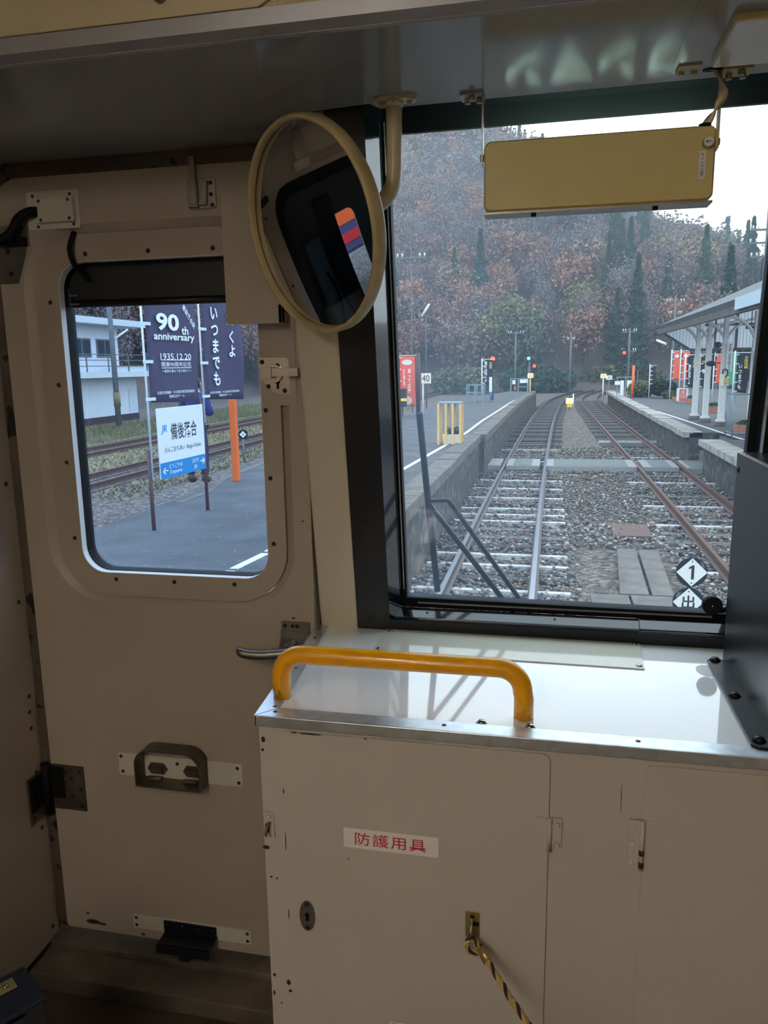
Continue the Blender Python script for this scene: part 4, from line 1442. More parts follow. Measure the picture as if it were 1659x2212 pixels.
G = 0.5335 + 0.0325
rail('rail', C1, -G, 3.0, 104, [RAIL_DARK, RAIL_TOP], 'left rail of the track straight ahead of the train')
rail('rail', C1, G, 3.0, 104, [RAIL_DARK, RAIL_TOP], 'right rail of the track straight ahead of the train')
rail('rail', C2, -G, 5.0, 104, [RAIL_RUST, RAIL_RUST], 'left rusty rail of the track along the right platform')
rail('rail', C2, G, 5.0, 104, [RAIL_RUST, RAIL_RUST], 'right rusty rail of the track along the right platform')
L1 = [(0, -11.85), (100, -11.55)]
rail('rail', L1, -G, 12, 90, [RAIL_RUST, RAIL_RUST], 'far rail of the yard track just beyond the left platform')
rail('rail', L1, G, 12, 90, [RAIL_RUST, RAIL_RUST], 'near rail of the yard track just beyond the left platform')
L2 = [(0, -16.6), (100, -14.4)]
rail('rail', L2, -G, 14, 90, [RAIL_RUST, RAIL_RUST], 'far rail of the overgrown siding before the white building')
rail('rail', L2, G, 14, 90, [RAIL_RUST, RAIL_RUST], 'near rail of the overgrown siding before the white building')


def sleeper_proto(m, L):
    b = MB()
    b.box(-L / 2, L / 2, -0.11, 0.11, -0.265, -0.15)
    return b


def lay(P, y0, y1, step, group, lab_dark, lab_pale, pale, L=2.1, dy=0.0):
    protos = {}
    y = y0
    k = 0
    while y < y1:
        kind = 'pale' if k in pale else ('mid' if k % 3 else 'dark')
        x = interp(y, P)
        dx = interp(y + 0.5, P) - x
        if kind not in protos:
            m = {'pale': SLEEPER_P, 'mid': SLEEPER, 'dark': SLEEPER_D}[kind]
            o = MB()
            hw = 0.05 if kind == 'pale' else 0.10
            o.box(-L / 2, L / 2, -hw, hw, -0.13, 0.005 if kind == 'pale' else -0.012)
            o = o.build('sleeper', m, bevel=0.008)
            protos[kind] = o
        else:
            o = protos[kind].copy()
            COL.objects.link(o)
        o.location = (x, y, -0.275)
        o.rotation_euler = (0, 0, -math.atan2(dx, 0.5))
        tag(o, lab_pale if kind == 'pale' else lab_dark, 'sleeper', group + (' with pale worn tops' if kind == 'pale' else ''))
        y += step * (1 + 0.0 * k)
        k += 1


lay(C1, 6.6, 72, 0.66, 'sleepers of the track straight ahead', 'weathered dark sleeper under the rails of the track straight ahead', 'pale topped sleeper under the rails of the track straight ahead', {5, 7, 8, 12, 13, 14, 16, 18, 20, 26, 31})
lay(C2, 8.6, 64, 0.66, 'sleepers of the track along the right platform', 'weathered dark sleeper under the rusty rails beside the right platform', 'pale topped sleeper under the rusty rails beside the right platform', {4, 9, 12, 17, 25, 33})

# ================================================================== CROSSING AND COVERS
def slab(name, loop, z0, z1, m, label, cat, bevel=0.006):
    b = MB()
    b.prism(FLAT, loop, z0, z1)
    return tag(b.build(name, m, bevel=bevel), label, cat)


CY0, CY1 = 21.75, 23.35
t = thing('crossing_panel', (-0.7, 22.5, -0.2), 'crossing panel between the rails of the track straight ahead', 'crossing')
MB().box(-1.20, -0.27, CY0, CY1, -0.14, -0.01).build('boards', BOARD, t, bevel=0.01)
MB().box(-1.0, -0.50, CY0 + 0.05, CY1 - 0.05, -0.0095, 0.001).build('mat', RUBBERMAT, t)
t = thing('crossing_panel', (-1.5, 22.5, -0.2), 'short grey crossing board outside the left rail at the foot of the left platform', 'crossing')
MB().box(-1.72, -1.36, CY0, CY1, -0.2, -0.01).build('boards', BOARD, t, bevel=0.01)
t = thing('crossing_panel', (1.1, 22.5, -0.2), 'long crossing panel spanning the gravel between the two tracks', 'crossing')
MB().box(-0.10, 2.34, CY0, CY1, -0.20, -0.01).build('boards', BOARD, t, bevel=0.01)
MB().box(0.12, 2.10, CY0 + 0.06, CY1 - 0.06, -0.0095, 0.001).build('mat', RUBBERMAT, t)
t = thing('crossing_panel', (2.95, 22.5, -0.2), 'crossing panel between the rusty rails beside the right platform', 'crossing')
MB().box(2.50, 3.42, CY0, CY1, -0.14, -0.01).build('boards', BOARD, t, bevel=0.01)
MB().box(2.72, 3.22, CY0 + 0.05, CY1 - 0.05, -0.0095, 0.001).build('mat', RUBBERMAT, t)
t = thing('crossing_panel', (3.9, 22.4, -0.2), 'crossing panel between the rusty rail and the steps of the right platform', 'crossing')
MB().box(3.60, 4.25, CY0 - 0.1, CY1, -0.20, -0.01).build('boards', BOARD, t, bevel=0.01)
MB().box(3.70, 4.20, CY0, CY1 - 0.1, -0.0095, 0.001).build('mat', RUBBERMAT, t)
slab('cable_cover', [(0.55, 8.2), (1.02, 8.2), (1.02, 9.85), (0.55, 9.85)], -0.16, -0.115, CONC, 'near left concrete cover slab in the gravel between the tracks', 'slab')
slab('cable_cover', [(1.05, 8.2), (1.56, 8.2), (1.56, 9.85), (1.05, 9.85)], -0.16, -0.112, CONC, 'near right concrete cover slab in the gravel between the tracks', 'slab')
slab('cable_cover', [(0.92, 9.9), (1.28, 9.9), (1.36, 12.4), (1.08, 12.4)], -0.16, -0.11, CONC, 'far left concrete cover slab in the gravel between the tracks', 'slab')
slab('cable_cover', [(1.32, 9.9), (1.58, 9.9), (1.70, 12.4), (1.40, 12.4)], -0.16, -0.113, CONC, 'far right concrete cover slab in the gravel between the tracks', 'slab')
slab('drain_cover', [(1.1, 13.4), (1.72, 13.4), (1.76, 14.4), (1.12, 14.4)], -0.15, -0.115, RUSTPLATE, 'rusty mesh cover lying in the gravel between the tracks', 'cover')

# marker box between the tracks
t = thing('track_marker', (1.12, 50.0, -0.2), 'white and yellow marker box between the tracks near the points', 'marker')
MB().box(0.90, 1.34, 49.9, 50.1, 0.28, 0.62).build('lit_face', YLIT, t, bevel=0.01)
MB().box(0.97, 1.28, 49.9, 50.1, 0.05, 0.27).build('yellow_face', YBOX, t, bevel=0.01)
MB().box(1.10, 1.16, 49.97, 50.03, -0.2, 0.06).build('post', POLE_GREY, t)
b = MB()
b.tube([(1.40, 52.0, -0.2), (1.40, 52.0, 0.8)], 0.045, 10)
tag(b.build('marker_post', POLE_WHITE), 'slim white post just behind the yellow marker box', 'post')

# ================================================================== LEFT PLATFORM
ZL = 0.93
wall = [(-14.0, -1.85), (3.0, -1.85), (20.6, -1.85), (20.62, -1.72), (36, -1.58), (45, -1.38), (53, -1.05)]
edge_pts = [(x, y) for y, x in wall]
far_pts = [(-2.9, 54), (-5.0, 40), (-5.55, 28), (-5.75, 15), (-5.35, 10.8), (-5.2, 3), (-5.2, -14)]
t = thing('station_platform', (-3.6, 20, -0.2), 'left island platform with dark asphalt top and a mossy stone wall', 'platform')
b = MB()
b.prism(FLAT, edge_pts + far_pts, -0.22, ZL - 0.02)
b.build('wall', STONEWALL, t)
b = MB()
b.prism(FLAT, [(x - 0.10, y) for x, y in edge_pts] + far_pts, ZL - 0.02, ZL)
b.build('asphalt', ASPHALT, t)
b = MB()
for i in range(len(edge_pts) - 1):
    (xa, ya), (xb, yb) = edge_pts[i], edge_pts[i + 1]
    n_ = max(1, int((yb - ya) / 1.1))
    if yb - ya < 0.1:
        continue
    for k in range(n_):
        f0, f1 = k / n_, (k + 0.97) / n_
        x0, x1 = xa + (xb - xa) * f0, xa + (xb - xa) * f1
        y0_, y1_ = ya + (yb - ya) * f0, ya + (yb - ya) * f1
        dz = rng.random() * 0.03
        b.prism(FLAT, [(x0 - 0.34, y0_), (x0 + 0.05, y0_), (x1 + 0.05, y1_), (x1 - 0.34, y1_)], ZL - 0.16, ZL + 0.012 + dz)
b.build('coping', COPING, t)
b = MB()
ln = [(-2.95, 5.0), (-2.90, 6.6), (-2.82, 7.3), (-2.70, 10), (-2.62, 13.7), (-2.42, 18), (-2.29, 21.4), (-2.25, 26), (-2.14, 30), (-1.95, 38), (-1.60, 46), (-1.45, 50)]
for i in range(len(ln) - 1):
    (xa, ya), (xb, yb) = ln[i], ln[i + 1]
    b.prism(FLAT, [(xa - 0.045, ya), (xa + 0.045, ya), (xb + 0.045, yb - 0.08), (xb - 0.045, yb - 0.08)], ZL, ZL + 0.004)
b.build('edge_line', LINE, t)
b = MB()
fl = [(-5.12, 9.9), (-5.12, 10.8), (-5.45, 12.2), (-5.62, 15.4), (-5.50, 21)]
for i in range(len(fl) - 1):
    (xa, ya), (xb, yb) = fl[i], fl[i + 1]
    b.prism(FLAT, [(xa - 0.09, ya), (xa + 0.05, ya), (xb + 0.05, yb), (xb - 0.09, yb)], ZL, ZL + 0.006)
b.build('far_edge', COPING, t)

# concrete ramp at the far end of the platform
b = MB()
b.prism(Fr((0, 0, 0), (0, 1, 0), (0, 0, 1)), [(53.0, -0.2), (55.0, -0.2), (53.0, ZL - 0.05)], -1.55, -1.0)
tag(b.build('end_ramp', CONC), 'steep ramp at the far end of the left platform', 'ramp')

# flags, sign and posts seen through the door
A1, A2 = Vector((-4.555, 8.128, ZL)), Vector((-4.47, 9.422, ZL))
SF = Fr((A1.x, A1.y, 0), (A2 - A1), (0, 0, 1))
D12 = (A2 - A1).length


def cloth(b, F, u0, u1, v0, v1, w0=0.0, amp=0.025, sag=0.0, nu=10, nv=14, th=0.004, ph=0.0):
    vs = []
    for s in (0, th):
        for j in range(nv + 1):
            for i in range(nu + 1):
                a, c = i / nu, j / nv
                w = w0 + amp * a * math.sin(2.6 * c * 3 + a * 4 + ph)
                vs.append(F.p(u0 + (u1 - u0) * a, v0 + (v1 - v0) * c + sag * a * (1 - c), w + s))
    m = (nu + 1) * (nv + 1)
    fs = []
    for s in (0, 1):
        for j in range(nv):
            for i in range(nu):
                q = s * m + j * (nu + 1) + i
                fs.append((q, q + 1, q + nu + 2, q + nu + 1))
    per = [i for i in range(nu + 1)] + [(j + 1) * (nu + 1) - 1 for j in range(1, nv + 1)] + [nv * (nu + 1) + i for i in range(nu - 1, -1, -1)] + [j * (nu + 1) for j in range(nv - 1, 0, -1)]
    for k in range(len(per)):
        a, c = per[k], per[(k + 1) % len(per)]
        fs.append((a, c, m + c, m + a))
    b.add(vs, fs, True)


def banner(name, F, z0, zc0, zc1, width, stake, ztop, m, label, group=None, polem=None, sag=-0.04, lw=0.013, cat='banner', stakez=1.9, ph=0.0):
    t = thing(name, tuple(F.p(0, z0)), label, cat, group)
    if stake:
        MB().tube([F.p(0, z0), F.p(0, stakez)], 0.024, 8).build('stake', POLE_BROWN, t, label='brown stake')
        MB().tube([F.p(0, stakez - 0.35, 0.034), F.p(0, ztop, 0.034)], lw, 8).build('pole', polem or POLE_WHITE, t)
    else:
        MB().tube([F.p(0, z0, 0.034), F.p(0, ztop, 0.034)], lw, 8).build('pole', polem or POLE_WHITE, t)
    b = MB()
    b.tube([F.p(-0.04, zc1 + 0.03, 0.034), F.p(width + 0.05, zc1 + 0.03, 0.034)], lw * 0.6, 6)
    b.build('crossbar', polem or POLE_WHITE, t)
    b = MB()
    cloth(b, F, 0.09, width, zc0, zc1, 0.02, 0.022, sag, ph=ph)
    b.build('cloth', m, t)
    b = MB()
    nl = 5
    for k in range(nl):
        z = zc0 + 0.04 + (zc1 - zc0 - 0.08) * k / (nl - 1)
        b.fbox(F, -0.03, 0.16, z - 0.018, z + 0.018, 0.032, 0.046)
    b.build('tie_loops', POLE_WHITE, t)
    return t


f1 = banner('banner', SF, ZL, 2.42, 4.20, 1.22, True, 4.30, FLAGM, 'dark violet banner lettered 90th anniversary, on the nearest pole beyond the door window', stakez=1.88, ph=0.4)
LT = 0.052
text('lettering', '90', SF, 0.52, 3.345, 0.20, WHITE_MARK, f1, w=LT, width=0.50, bold=0.03)
text('lettering', 'th', SF, 0.90, 3.26, 0.10, WHITE_MARK, f1, w=LT, width=0.16, bold=0.02)
text('lettering', 'anniversary', SF, 0.66, 3.165, 0.105, WHITE_MARK, f1, w=LT, width=0.92, bold=0.02)
text('lettering', '1935.12.20', SF, 0.66, 2.945, 0.075, WHITE_MARK, f1, w=LT, width=0.70, bold=0.005)
text('lettering', '開業90周年記念', SF, 0.66, 2.855, 0.058, WHITE_MARK, f1, w=LT, width=0.68)
text('lettering', '～感謝を乗せて走り続けて～', SF, 0.66, 2.775, 0.036, WHITE_MARK, f1, w=LT, width=0.68)
text('lettering', '庄原市芸備線・木次線利用促進協議会\n開業記念チーム', SF, 0.62, 2.50, 0.085, WHITE_MARK, f1, w=LT, width=0.86, line=1.25)
SFd = Fr(SF.p(1.0, 3.42), SF.u * 0.72 - SF.v * 0.69, SF.v * 0.72 + SF.u * 0.69)
text('lettering', '備後落合駅', SFd, 0, 0.02, 0.075, WHITE_MARK, f1, w=LT, width=0.36, bold=0.01)
b = MB()
for z in (2.905, 2.812):
    b.fbox(SF, 0.32, 1.0, z - 0.004, z + 0.004, LT, LT + 0.001)
b.build('rule_lines', WHITE_MARK, f1)
SF2 = Fr(SF.p(D12, 0), SF.u, SF.v)
f2 = banner('banner', SF2, ZL, 2.40, 4.20, 1.22, True, 4.30, FLAGM, 'dark violet banner with large white kana, on the second pole beyond the door window', stakez=2.45, sag=-0.05, ph=1.4)
text('lettering', 'い\nつ\nま\nで\nも', SF2, 0.37, 3.08, 1.02, WHITE_MARK, f2, w=LT, width=0.20, bold=0.025, line=1.05)
text('lettering', 'く\nよ', SF2, 0.85, 3.13, 0.36, WHITE_MARK, f2, w=LT, width=0.18, bold=0.025, line=1.05)
text('lettering', '続', SF2, 0.82, 3.47, 0.19, YELLOW_PRINT, f2, w=LT, width=0.20, bold=0.02)
text('lettering', '庄原市芸備線・木次線利用促進協議会\n開業記念チーム', SF2, 0.58, 2.46, 0.075, WHITE_MARK, f2, w=LT, width=0.86, line=1.25)
# station name board between the two stakes
t = thing('station_sign', tuple(SF.p(0.69, 1.505)), 'white and blue station name board fixed between the two brown stakes', 'sign')
b = MB()
b.fbox(SF, 0.155, 1.235, 1.505, 2.345, 0.030, 0.046)
b.build('board', SIGNW, t, bevel=0.003)
b = MB()
b.fbox(SF, 0.156, 1.234, 1.506, 1.700, 0.046, 0.047)
b.build('blue_band', SIGNB, t)
text('logo', 'JR', SF, 0.285, 2.09, 0.11, BLUE_PRINT, t, w=0.048, width=0.13, bold=0.02, shear=0.2)
text('lettering', '備後落合', SF, 0.74, 2.055, 0.20, BLACK_PRINT, t, w=0.048, width=0.62, bold=0.008)
text('lettering', 'びんごおちあい  Bingo-Ochiai', SF, 0.70, 1.84, 0.075, BLACK_PRINT, t, w=0.048, width=0.86)
text('lettering', '←', SF, 0.26, 1.60, 0.085, WHITE_MARK, t, w=0.048, width=0.12, bold=0.02)
text('lettering', 'どうごやま\nDogoyama', SF, 0.50, 1.605, 0.13, WHITE_MARK, t, w=0.048, width=0.30, line=1.1)
text('lettering', '→', SF, 1.155, 1.62, 0.085, WHITE_MARK, t, w=0.048, width=0.12, bold=0.02)
text('lettering', 'ひばやま\n油木', SF, 0.97, 1.605, 0.14, WHITE_MARK, t, w=0.048, width=0.16, line=1.2)
# orange post
b = MB()
b.box(-5.205, -5.10, 11.98, 12.08, ZL, 2.66)
tag(b.build('orange_post', ORANGE, bevel=0.006), 'square orange post on the left platform beside the violet banner', 'post')
# diamond marker beyond
t = thing('diamond_marker', (-9.64, 23.2, -0.2), 'small round black marker with four white diamonds on a thin post beyond the left platform', 'marker')
MB().tube([(-9.64, 23.2, -0.2), (-9.64, 23.2, 0.55)], 0.03, 8).build('post', POLE_GREY, t)
DM = Fr((-9.64, 23.2, 0.70), (0.92, 0.38, 0), (0, 0, 1))
MB().prism(DM, circ(0, 0, 0.155, 24), -0.012, 0.012).build('disc', BLACK, t)
b = MB()
for du, dv in ((0.06, 0), (-0.06, 0), (0, 0.06), (0, -0.06)):
    b.prism(DM, [(du - 0.05, dv), (du, dv - 0.05), (du + 0.05, dv), (du, dv + 0.05)], 0.013, 0.015)
b.build('diamonds', WHITE_MARK, t)
MB().tube([(-10.9, 30.0, -0.2), (-10.9, 30.0, 0.55)], 0.09, 10)
b = MB()
b.tube([(-10.5, 28.5, -0.2), (-10.5, 28.5, 0.25)], 0.07, 10)
tag(b.build('kilometre_post', POLE_WHITE), 'short white post in the grass beyond the left platform', 'post')


# person behind the name board
def skin_chain(name, verts, edges, radii, m, parent, root=0, sub=2):
    me = bpy.data.meshes.new(name)
    base = world_loc(parent) if parent else Vector((0, 0, 0))
    me.from_pydata([Vector(v) - base for v in verts], edges, [])
    o = bpy.data.objects.new(name, me)
    COL.objects.link(o)
    if parent:
        o.parent = parent
    md = o.modifiers.new('skin', 'SKIN')
    for i, r in enumerate(radii):
        me.skin_vertices[0].data[i].radius = (r, r) if not isinstance(r, tuple) else r
        me.skin_vertices[0].data[i].use_root = (i == root)
    md.use_smooth_shade = True
    sd = o.modifiers.new('sub', 'SUBSURF')
    sd.levels = sub
    sd.render_levels = sub
    me.materials.append(m)
    return o


px, py = -5.69, 11.72
Z0 = ZL
pt = thing('person', (px, py, Z0), 'person in a blue jacket and blue trousers standing behind the station name board', 'person')
# body facing away along +y, elbows out as if holding up a camera
bv = [(px, py, Z0 + 0.92), (px, py + 0.01, Z0 + 1.12), (px, py + 0.02, Z0 + 1.32), (px, py + 0.03, Z0 + 1.44), (px, py + 0.05, Z0 + 1.53), (px, py + 0.06, Z0 + 1.62), (px, py + 0.05, Z0 + 1.70),
      (px - 0.09, py, Z0 + 0.86), (px - 0.11, py + 0.01, Z0 + 0.48), (px - 0.12, py - 0.02, Z0 + 0.09), (px - 0.12, py + 0.13, Z0 + 0.04),
      (px + 0.09, py, Z0 + 0.86), (px + 0.12, py + 0.02, Z0 + 0.48), (px + 0.13, py - 0.02, Z0 + 0.09), (px + 0.13, py + 0.13, Z0 + 0.04),
      (px - 0.17, py + 0.02, Z0 + 1.40), (px - 0.25, py + 0.02, Z0 + 1.14), (px - 0.14, py + 0.22, Z0 + 1.22),
      (px + 0.17, py + 0.02, Z0 + 1.40), (px + 0.27, py + 0.0, Z0 + 1.13), (px + 0.15, py + 0.22, Z0 + 1.22)]
be = [(0, 1), (1, 2), (2, 3), (3, 4), (4, 5), (5, 6), (0, 7), (7, 8), (8, 9), (9, 10), (0, 11), (11, 12), (12, 13), (13, 14), (3, 15), (15, 16), (16, 17), (3, 18), (18, 19), (19, 20)]
br = [0.12, 0.115, 0.13, 0.10, 0.052, 0.085, 0.07, 0.085, 0.056, 0.038, 0.034, 0.085, 0.056, 0.038, 0.034, 0.052, 0.040, 0.028, 0.052, 0.040, 0.028]
for s, wi in ((-1, 17), (1, 20)):
    wv = Vector(bv[wi])
    pal = wv + Vector((-s * 0.02, 0.06, 0.02))
    ip = len(bv)
    bv.append(tuple(pal)); br.append(0.026); be.append((wi, ip))
    for k, (dx, ln_) in enumerate(((-0.028, 0.062), (-0.009, 0.07), (0.010, 0.066), (0.028, 0.052))):
        a = pal + Vector((dx, 0.035, 0.012))
        c = a + Vector((-s * 0.012, ln_ * 0.6, 0.014))
        e = c + Vector((-s * 0.018, ln_ * 0.35, -0.012))
        i0 = len(bv)
        bv += [tuple(a), tuple(c), tuple(e)]
        br += [0.009, 0.0085, 0.008]
        be += [(ip, i0), (i0, i0 + 1), (i0 + 1, i0 + 2)]
    a = pal + Vector((-s * 0.035, -0.005, 0.02))
    c = a + Vector((-s * 0.02, 0.03, 0.02))
    i0 = len(bv)
    bv += [tuple(a), tuple(c)]
    br += [0.010, 0.009]
    be += [(ip, i0), (i0, i0 + 1)]
body = skin_chain('body', bv, be, br, SKIN, pt)
b = MB()
hx = Vector((px, py + 0.06, Z0 + 1.64))
b.ball(hx, 0.105, 16, 10, (0.92, 1.05, 1.12))
hair = b.build('hair', HAIR, pt)
b = MB()
b.ball((px, py + 0.165, Z0 + 1.615), 0.016, 8, 6, (0.8, 1.2, 1.0))
for s in (-1, 1):
    b.ball((px + s * 0.095, py + 0.07, Z0 + 1.62), 0.026, 8, 6, (0.4, 0.7, 1.2))
b.build('face_features', SKIN, pt)
jv = [(px, py, Z0 + 0.80), bv[1], bv[2], bv[3], (px, py + 0.045, Z0 + 1.50), bv[15], bv[16], (px - 0.15, py + 0.20, Z0 + 1.215), bv[18], bv[19], (px + 0.16, py + 0.20, Z0 + 1.215)]
je = [(0, 1), (1, 2), (2, 3), (3, 4), (3, 5), (5, 6), (6, 7), (3, 8), (8, 9), (9, 10)]
skin_chain('jacket', jv, je, [0.155, 0.15, 0.165, 0.125, 0.075, 0.085, 0.075, 0.05, 0.085, 0.075, 0.05], BLUEJ, pt)
tv = [bv[0], bv[7], bv[8], (px - 0.12, py - 0.02, Z0 + 0.12), bv[11], bv[12], (px + 0.13, py - 0.02, Z0 + 0.12)]
skin_chain('trousers', tv, [(0, 1), (1, 2), (2, 3), (0, 4), (4, 5), (5, 6)], [0.135, 0.105, 0.08, 0.065, 0.105, 0.08, 0.065], JEANS, pt)
for x in (px - 0.12, px + 0.13):
    b = MB()
    b.ball((x, py + 0.05, Z0 + 0.055), 0.06, 12, 8, (0.9, 2.2, 0.9))
    b.tube([(x, py - 0.02, Z0 + 0.05), (x, py - 0.02, Z0 + 0.15)], [0.062, 0.058], 12)
    b.build('boot', BOOT, pt)

# slatted plant stand with a trough
t = thing('plant_stand', (-2.33, 18.4, ZL), 'tall open stand of varnished slats with a grey top on the left platform', 'stand')
MB().box(-2.62, -2.06, 18.12, 18.68, 1.900, 1.925).build('top', STEELBLUE, t, bevel=0.004)
for x in (-2.60, -2.42, -2.26, -2.08):
    for y in (18.14, 18.66):
        MB().box(x - 0.026, x + 0.026, y - 0.018, y + 0.018, ZL + 0.002, 1.90).build('slat', GOLDW, t)
for y in (18.31, 18.49):
    MB().box(-2.615, -2.585, y - 0.02, y + 0.02, ZL + 0.002, 1.90).build('slat', GOLDW, t)
    MB().box(-2.095, -2.065, y - 0.02, y + 0.02, ZL + 0.002, 1.90).build('slat', GOLDW, t)
t = thing('flower_trough', (-2.30, 18.35, ZL), 'cream trough of flowers inside the slatted stand', 'planter')
b = MB()
b.prism(Fr((0, 18.26, 0), (1, 0, 0), (0, 0, 1)), [(-2.50, ZL + 0.005), (-2.13, ZL + 0.005), (-2.11, ZL + 0.235), (-2.52, ZL + 0.235)], -0.26, 0.0)
b.build('trough', TROUGH, t, bevel=0.006)


def leafy(name, c, rx, ry, rz, n, size, m, parent=None):
    V = np.empty((n, 4, 3))
    p = rng.normal(size=(n, 3))
    p /= np.linalg.norm(p, axis=1)[:, None]
    p *= (rng.random((n, 1)) ** 0.4)
    p *= np.array([rx, ry, rz])
    a = rng.normal(size=(n, 3)); a /= np.linalg.norm(a, axis=1)[:, None]
    q = rng.normal(size=(n, 3)); q = np.cross(a, q); q /= np.linalg.norm(q, axis=1)[:, None]
    s = size * (0.6 + 0.8 * rng.random((n, 1)))
    for k, (i, j) in enumerate(((-1, -0.6), (1, -0.6), (1, 0.6), (-1, 0.6))):
        V[:, k] = p + a * s * i * 0.5 + q * s * j * 0.5
    F = np.arange(n * 4).reshape(-1, 4)
    base = world_loc(parent) if parent else Vector((0, 0, 0))
    off = np.array([c[i] - base[i] for i in range(3)]) if parent else np.zeros(3)
    o = raw_mesh(name, V.reshape(-1, 3) + off, F, m, parent, (0, 0, 0) if parent else c)
    return o


leafy('leaves', (-2.28, 18.40, ZL + 0.28), 0.2, 0.14, 0.14, 260, 0.06, LEAVES, t)
leafy('blossoms', (-2.42, 18.37, ZL + 0.29), 0.08, 0.12, 0.07, 60, 0.045, PETAL, t)

# far things of the left platform
t = thing('rail_enclosure', (-3.75, 39, ZL), 'blue grey railing enclosure on the left platform before the violet banner', 'railing')
b = MB()
for x in (-4.10, -3.70, -3.30):
    for y in (38.6, 39.6):
        b.box(x - 0.03, x + 0.03, y - 0.03, y + 0.03, ZL, 1.82)
b.build('posts', STEELBLUE, t)
b = MB()
for z in (1.40, 1.79):
    for y in (38.6, 39.6):
        b.box(-4.1, -3.3, y - 0.02, y + 0.02, z - 0.02, z + 0.02)
    for x in (-4.10, -3.30):
        b.box(x - 0.02, x + 0.02, 38.6, 39.6, z - 0.02, z + 0.02)
b.build('rails', STEELBLUE, t)
FX = lambda x, y: Fr((x, y, 0), (1, 0, 0), (0, 0, 1))
t = banner('banner', FX(-3.50, 40.2), ZL, 1.80, 3.00, 0.58, False, 3.08, FLAGK, 'distant dark banner with white and yellow characters on the left platform behind the railing', lw=0.03)
text('lettering', '鉄\n路\nは\n続\nく\nよ', FX(-3.50, 40.2), 0.20, 2.42, 1.02, WHITE_MARK, t, w=0.055, width=0.14, bold=0.02)
text('lettering', '三\n江', FX(-3.50, 40.2), 0.44, 2.72, 0.30, YELLOW_PRINT, t, w=0.055, width=0.15, bold=0.03)
t = thing('station_post', (-2.98, 39.5, ZL), 'slim name post with a blue foot beside the distant dark banner', 'post')
MB().box(-3.07, -2.93, 39.45, 39.55, 1.42, 2.15).build('white_plate', SIGNW, t)
MB().box(-3.07, -2.93, 39.45, 39.55, 1.20, 1.42).build('blue_plate', SIGNB, t)
MB().box(-3.03, -2.97, 39.47, 39.53, ZL, 1.20).build('stem', POLE_GREY, t)
t = thing('platform_gate', (-2.05, 51.5, ZL), 'blue grey end gate with white notices at the far end of the left platform', 'gate')
for x in (-2.60, -2.12, -1.52):
    MB().box(x - 0.04, x + 0.04, 51.4, 51.48, ZL - 0.1, 1.86).build('post', STEELBLUE, t)
b = MB()
b.box(-2.6, -1.5, 51.42, 51.46, 1.80, 1.86)
b.box(-2.12, -1.5, 51.42, 51.46, 1.28, 1.33)
b.build('rails', STEELBLUE, t)
b = MB()
b.box(-2.50, -2.30, 51.36, 51.40, 1.48, 1.74)
b.box(-2.02, -1.62, 51.36, 51.40, 1.55, 1.78)
b.box(-1.60, -1.52, 51.34, 51.36, 1.55, 1.80)
b.build('notices', SIGNW, t)
MB().box(-2.38, -2.26, 51.36, 51.40, 1.12, 1.32).build('red_notice', FLAGR, t)
# red banner and pole with the 40 plate
t = banner('banner', FX(-5.62, 28.6), ZL, 1.32, 3.12, 0.66, False, 3.25, FLAGR, 'tall orange red banner on the left platform beside the brown pole', lw=0.025, sag=-0.02)
b = MB()
b.prism(FX(-5.62, 28.6), circ(0.37, 2.90, 0.20, 20, 0.10), 0.050, 0.053)
b.prism(FX(-5.62, 28.6), circ(0.40, 1.50, 0.14, 16, 0.16), 0.050, 0.053)
b.build('emblem', FLAGWH, t)
text('lettering', '乗\nっ\nて\n応\n援', FX(-5.62, 28.6), 0.45, 2.22, 0.9, WHITE_MARK, t, w=0.055, width=0.12, bold=0.01)
text('lettering', '芸\n備\n線', FX(-5.62, 28.6), 0.25, 2.35, 0.6, WHITE_MARK, t, w=0.055, width=0.09)
b = MB()
b.tube([(-4.92, 29.0, ZL), (-4.92, 29.0, 3.25)], 0.085, 12)
tag(b.build('brown_pole', POLE_BROWN), 'stout brown pole on the left platform between the orange red banner and the 40 plate', 'pole')
t = thing('speed_plate', (-4.6, 28.8, ZL), 'square cream plate with the number 40 on the left platform', 'sign')
MB().tube([(-4.72, 28.9, ZL), (-4.72, 28.9, 2.2)], 0.03, 8).build('post', POLE_WHITE, t)
MB().box(-4.76, -4.40, 28.78, 28.81, 2.12, 2.50).build('plate', TROUGH, t)
text('lettering', '40', FX(-4.58, 28.775), -0.01, 2.31, 0.24, BLACK_PRINT, t, w=0.002, width=0.28)
t = thing('warning_lamp', (-5.62, 28.2, 0.93), 'bright red lamp at the left edge of the windscreen before the orange red banner', 'lamp')
MB().ball((-5.60, 28.2, 2.64), 0.085, 12, 8).build('lens', RED_LED, t)
MB().box(-5.78, -5.72, 28.2, 28.3, 0.93, 2.62).build('post', SIGGREY, t)
MB().box(-5.72, -5.60, 28.27, 28.3, 2.58, 2.70).build('bracket', SIGGREY, t)
t = thing('relay_box', (-5.35, 28.3, ZL), 'dark grey box with a yellow band below the orange red banner', 'box')
MB().box(-5.55, -5.25, 28.2, 28.4, 1.28, 1.95).build('case', SIGGREY, t)
MB().box(-5.555, -5.245, 28.195, 28.405, 1.50, 1.60).build('yellow_band', YBOX, t)
MB().box(-5.42, -5.38, 28.28, 28.32, ZL, 1.28).build('leg', SIGGREY, t)

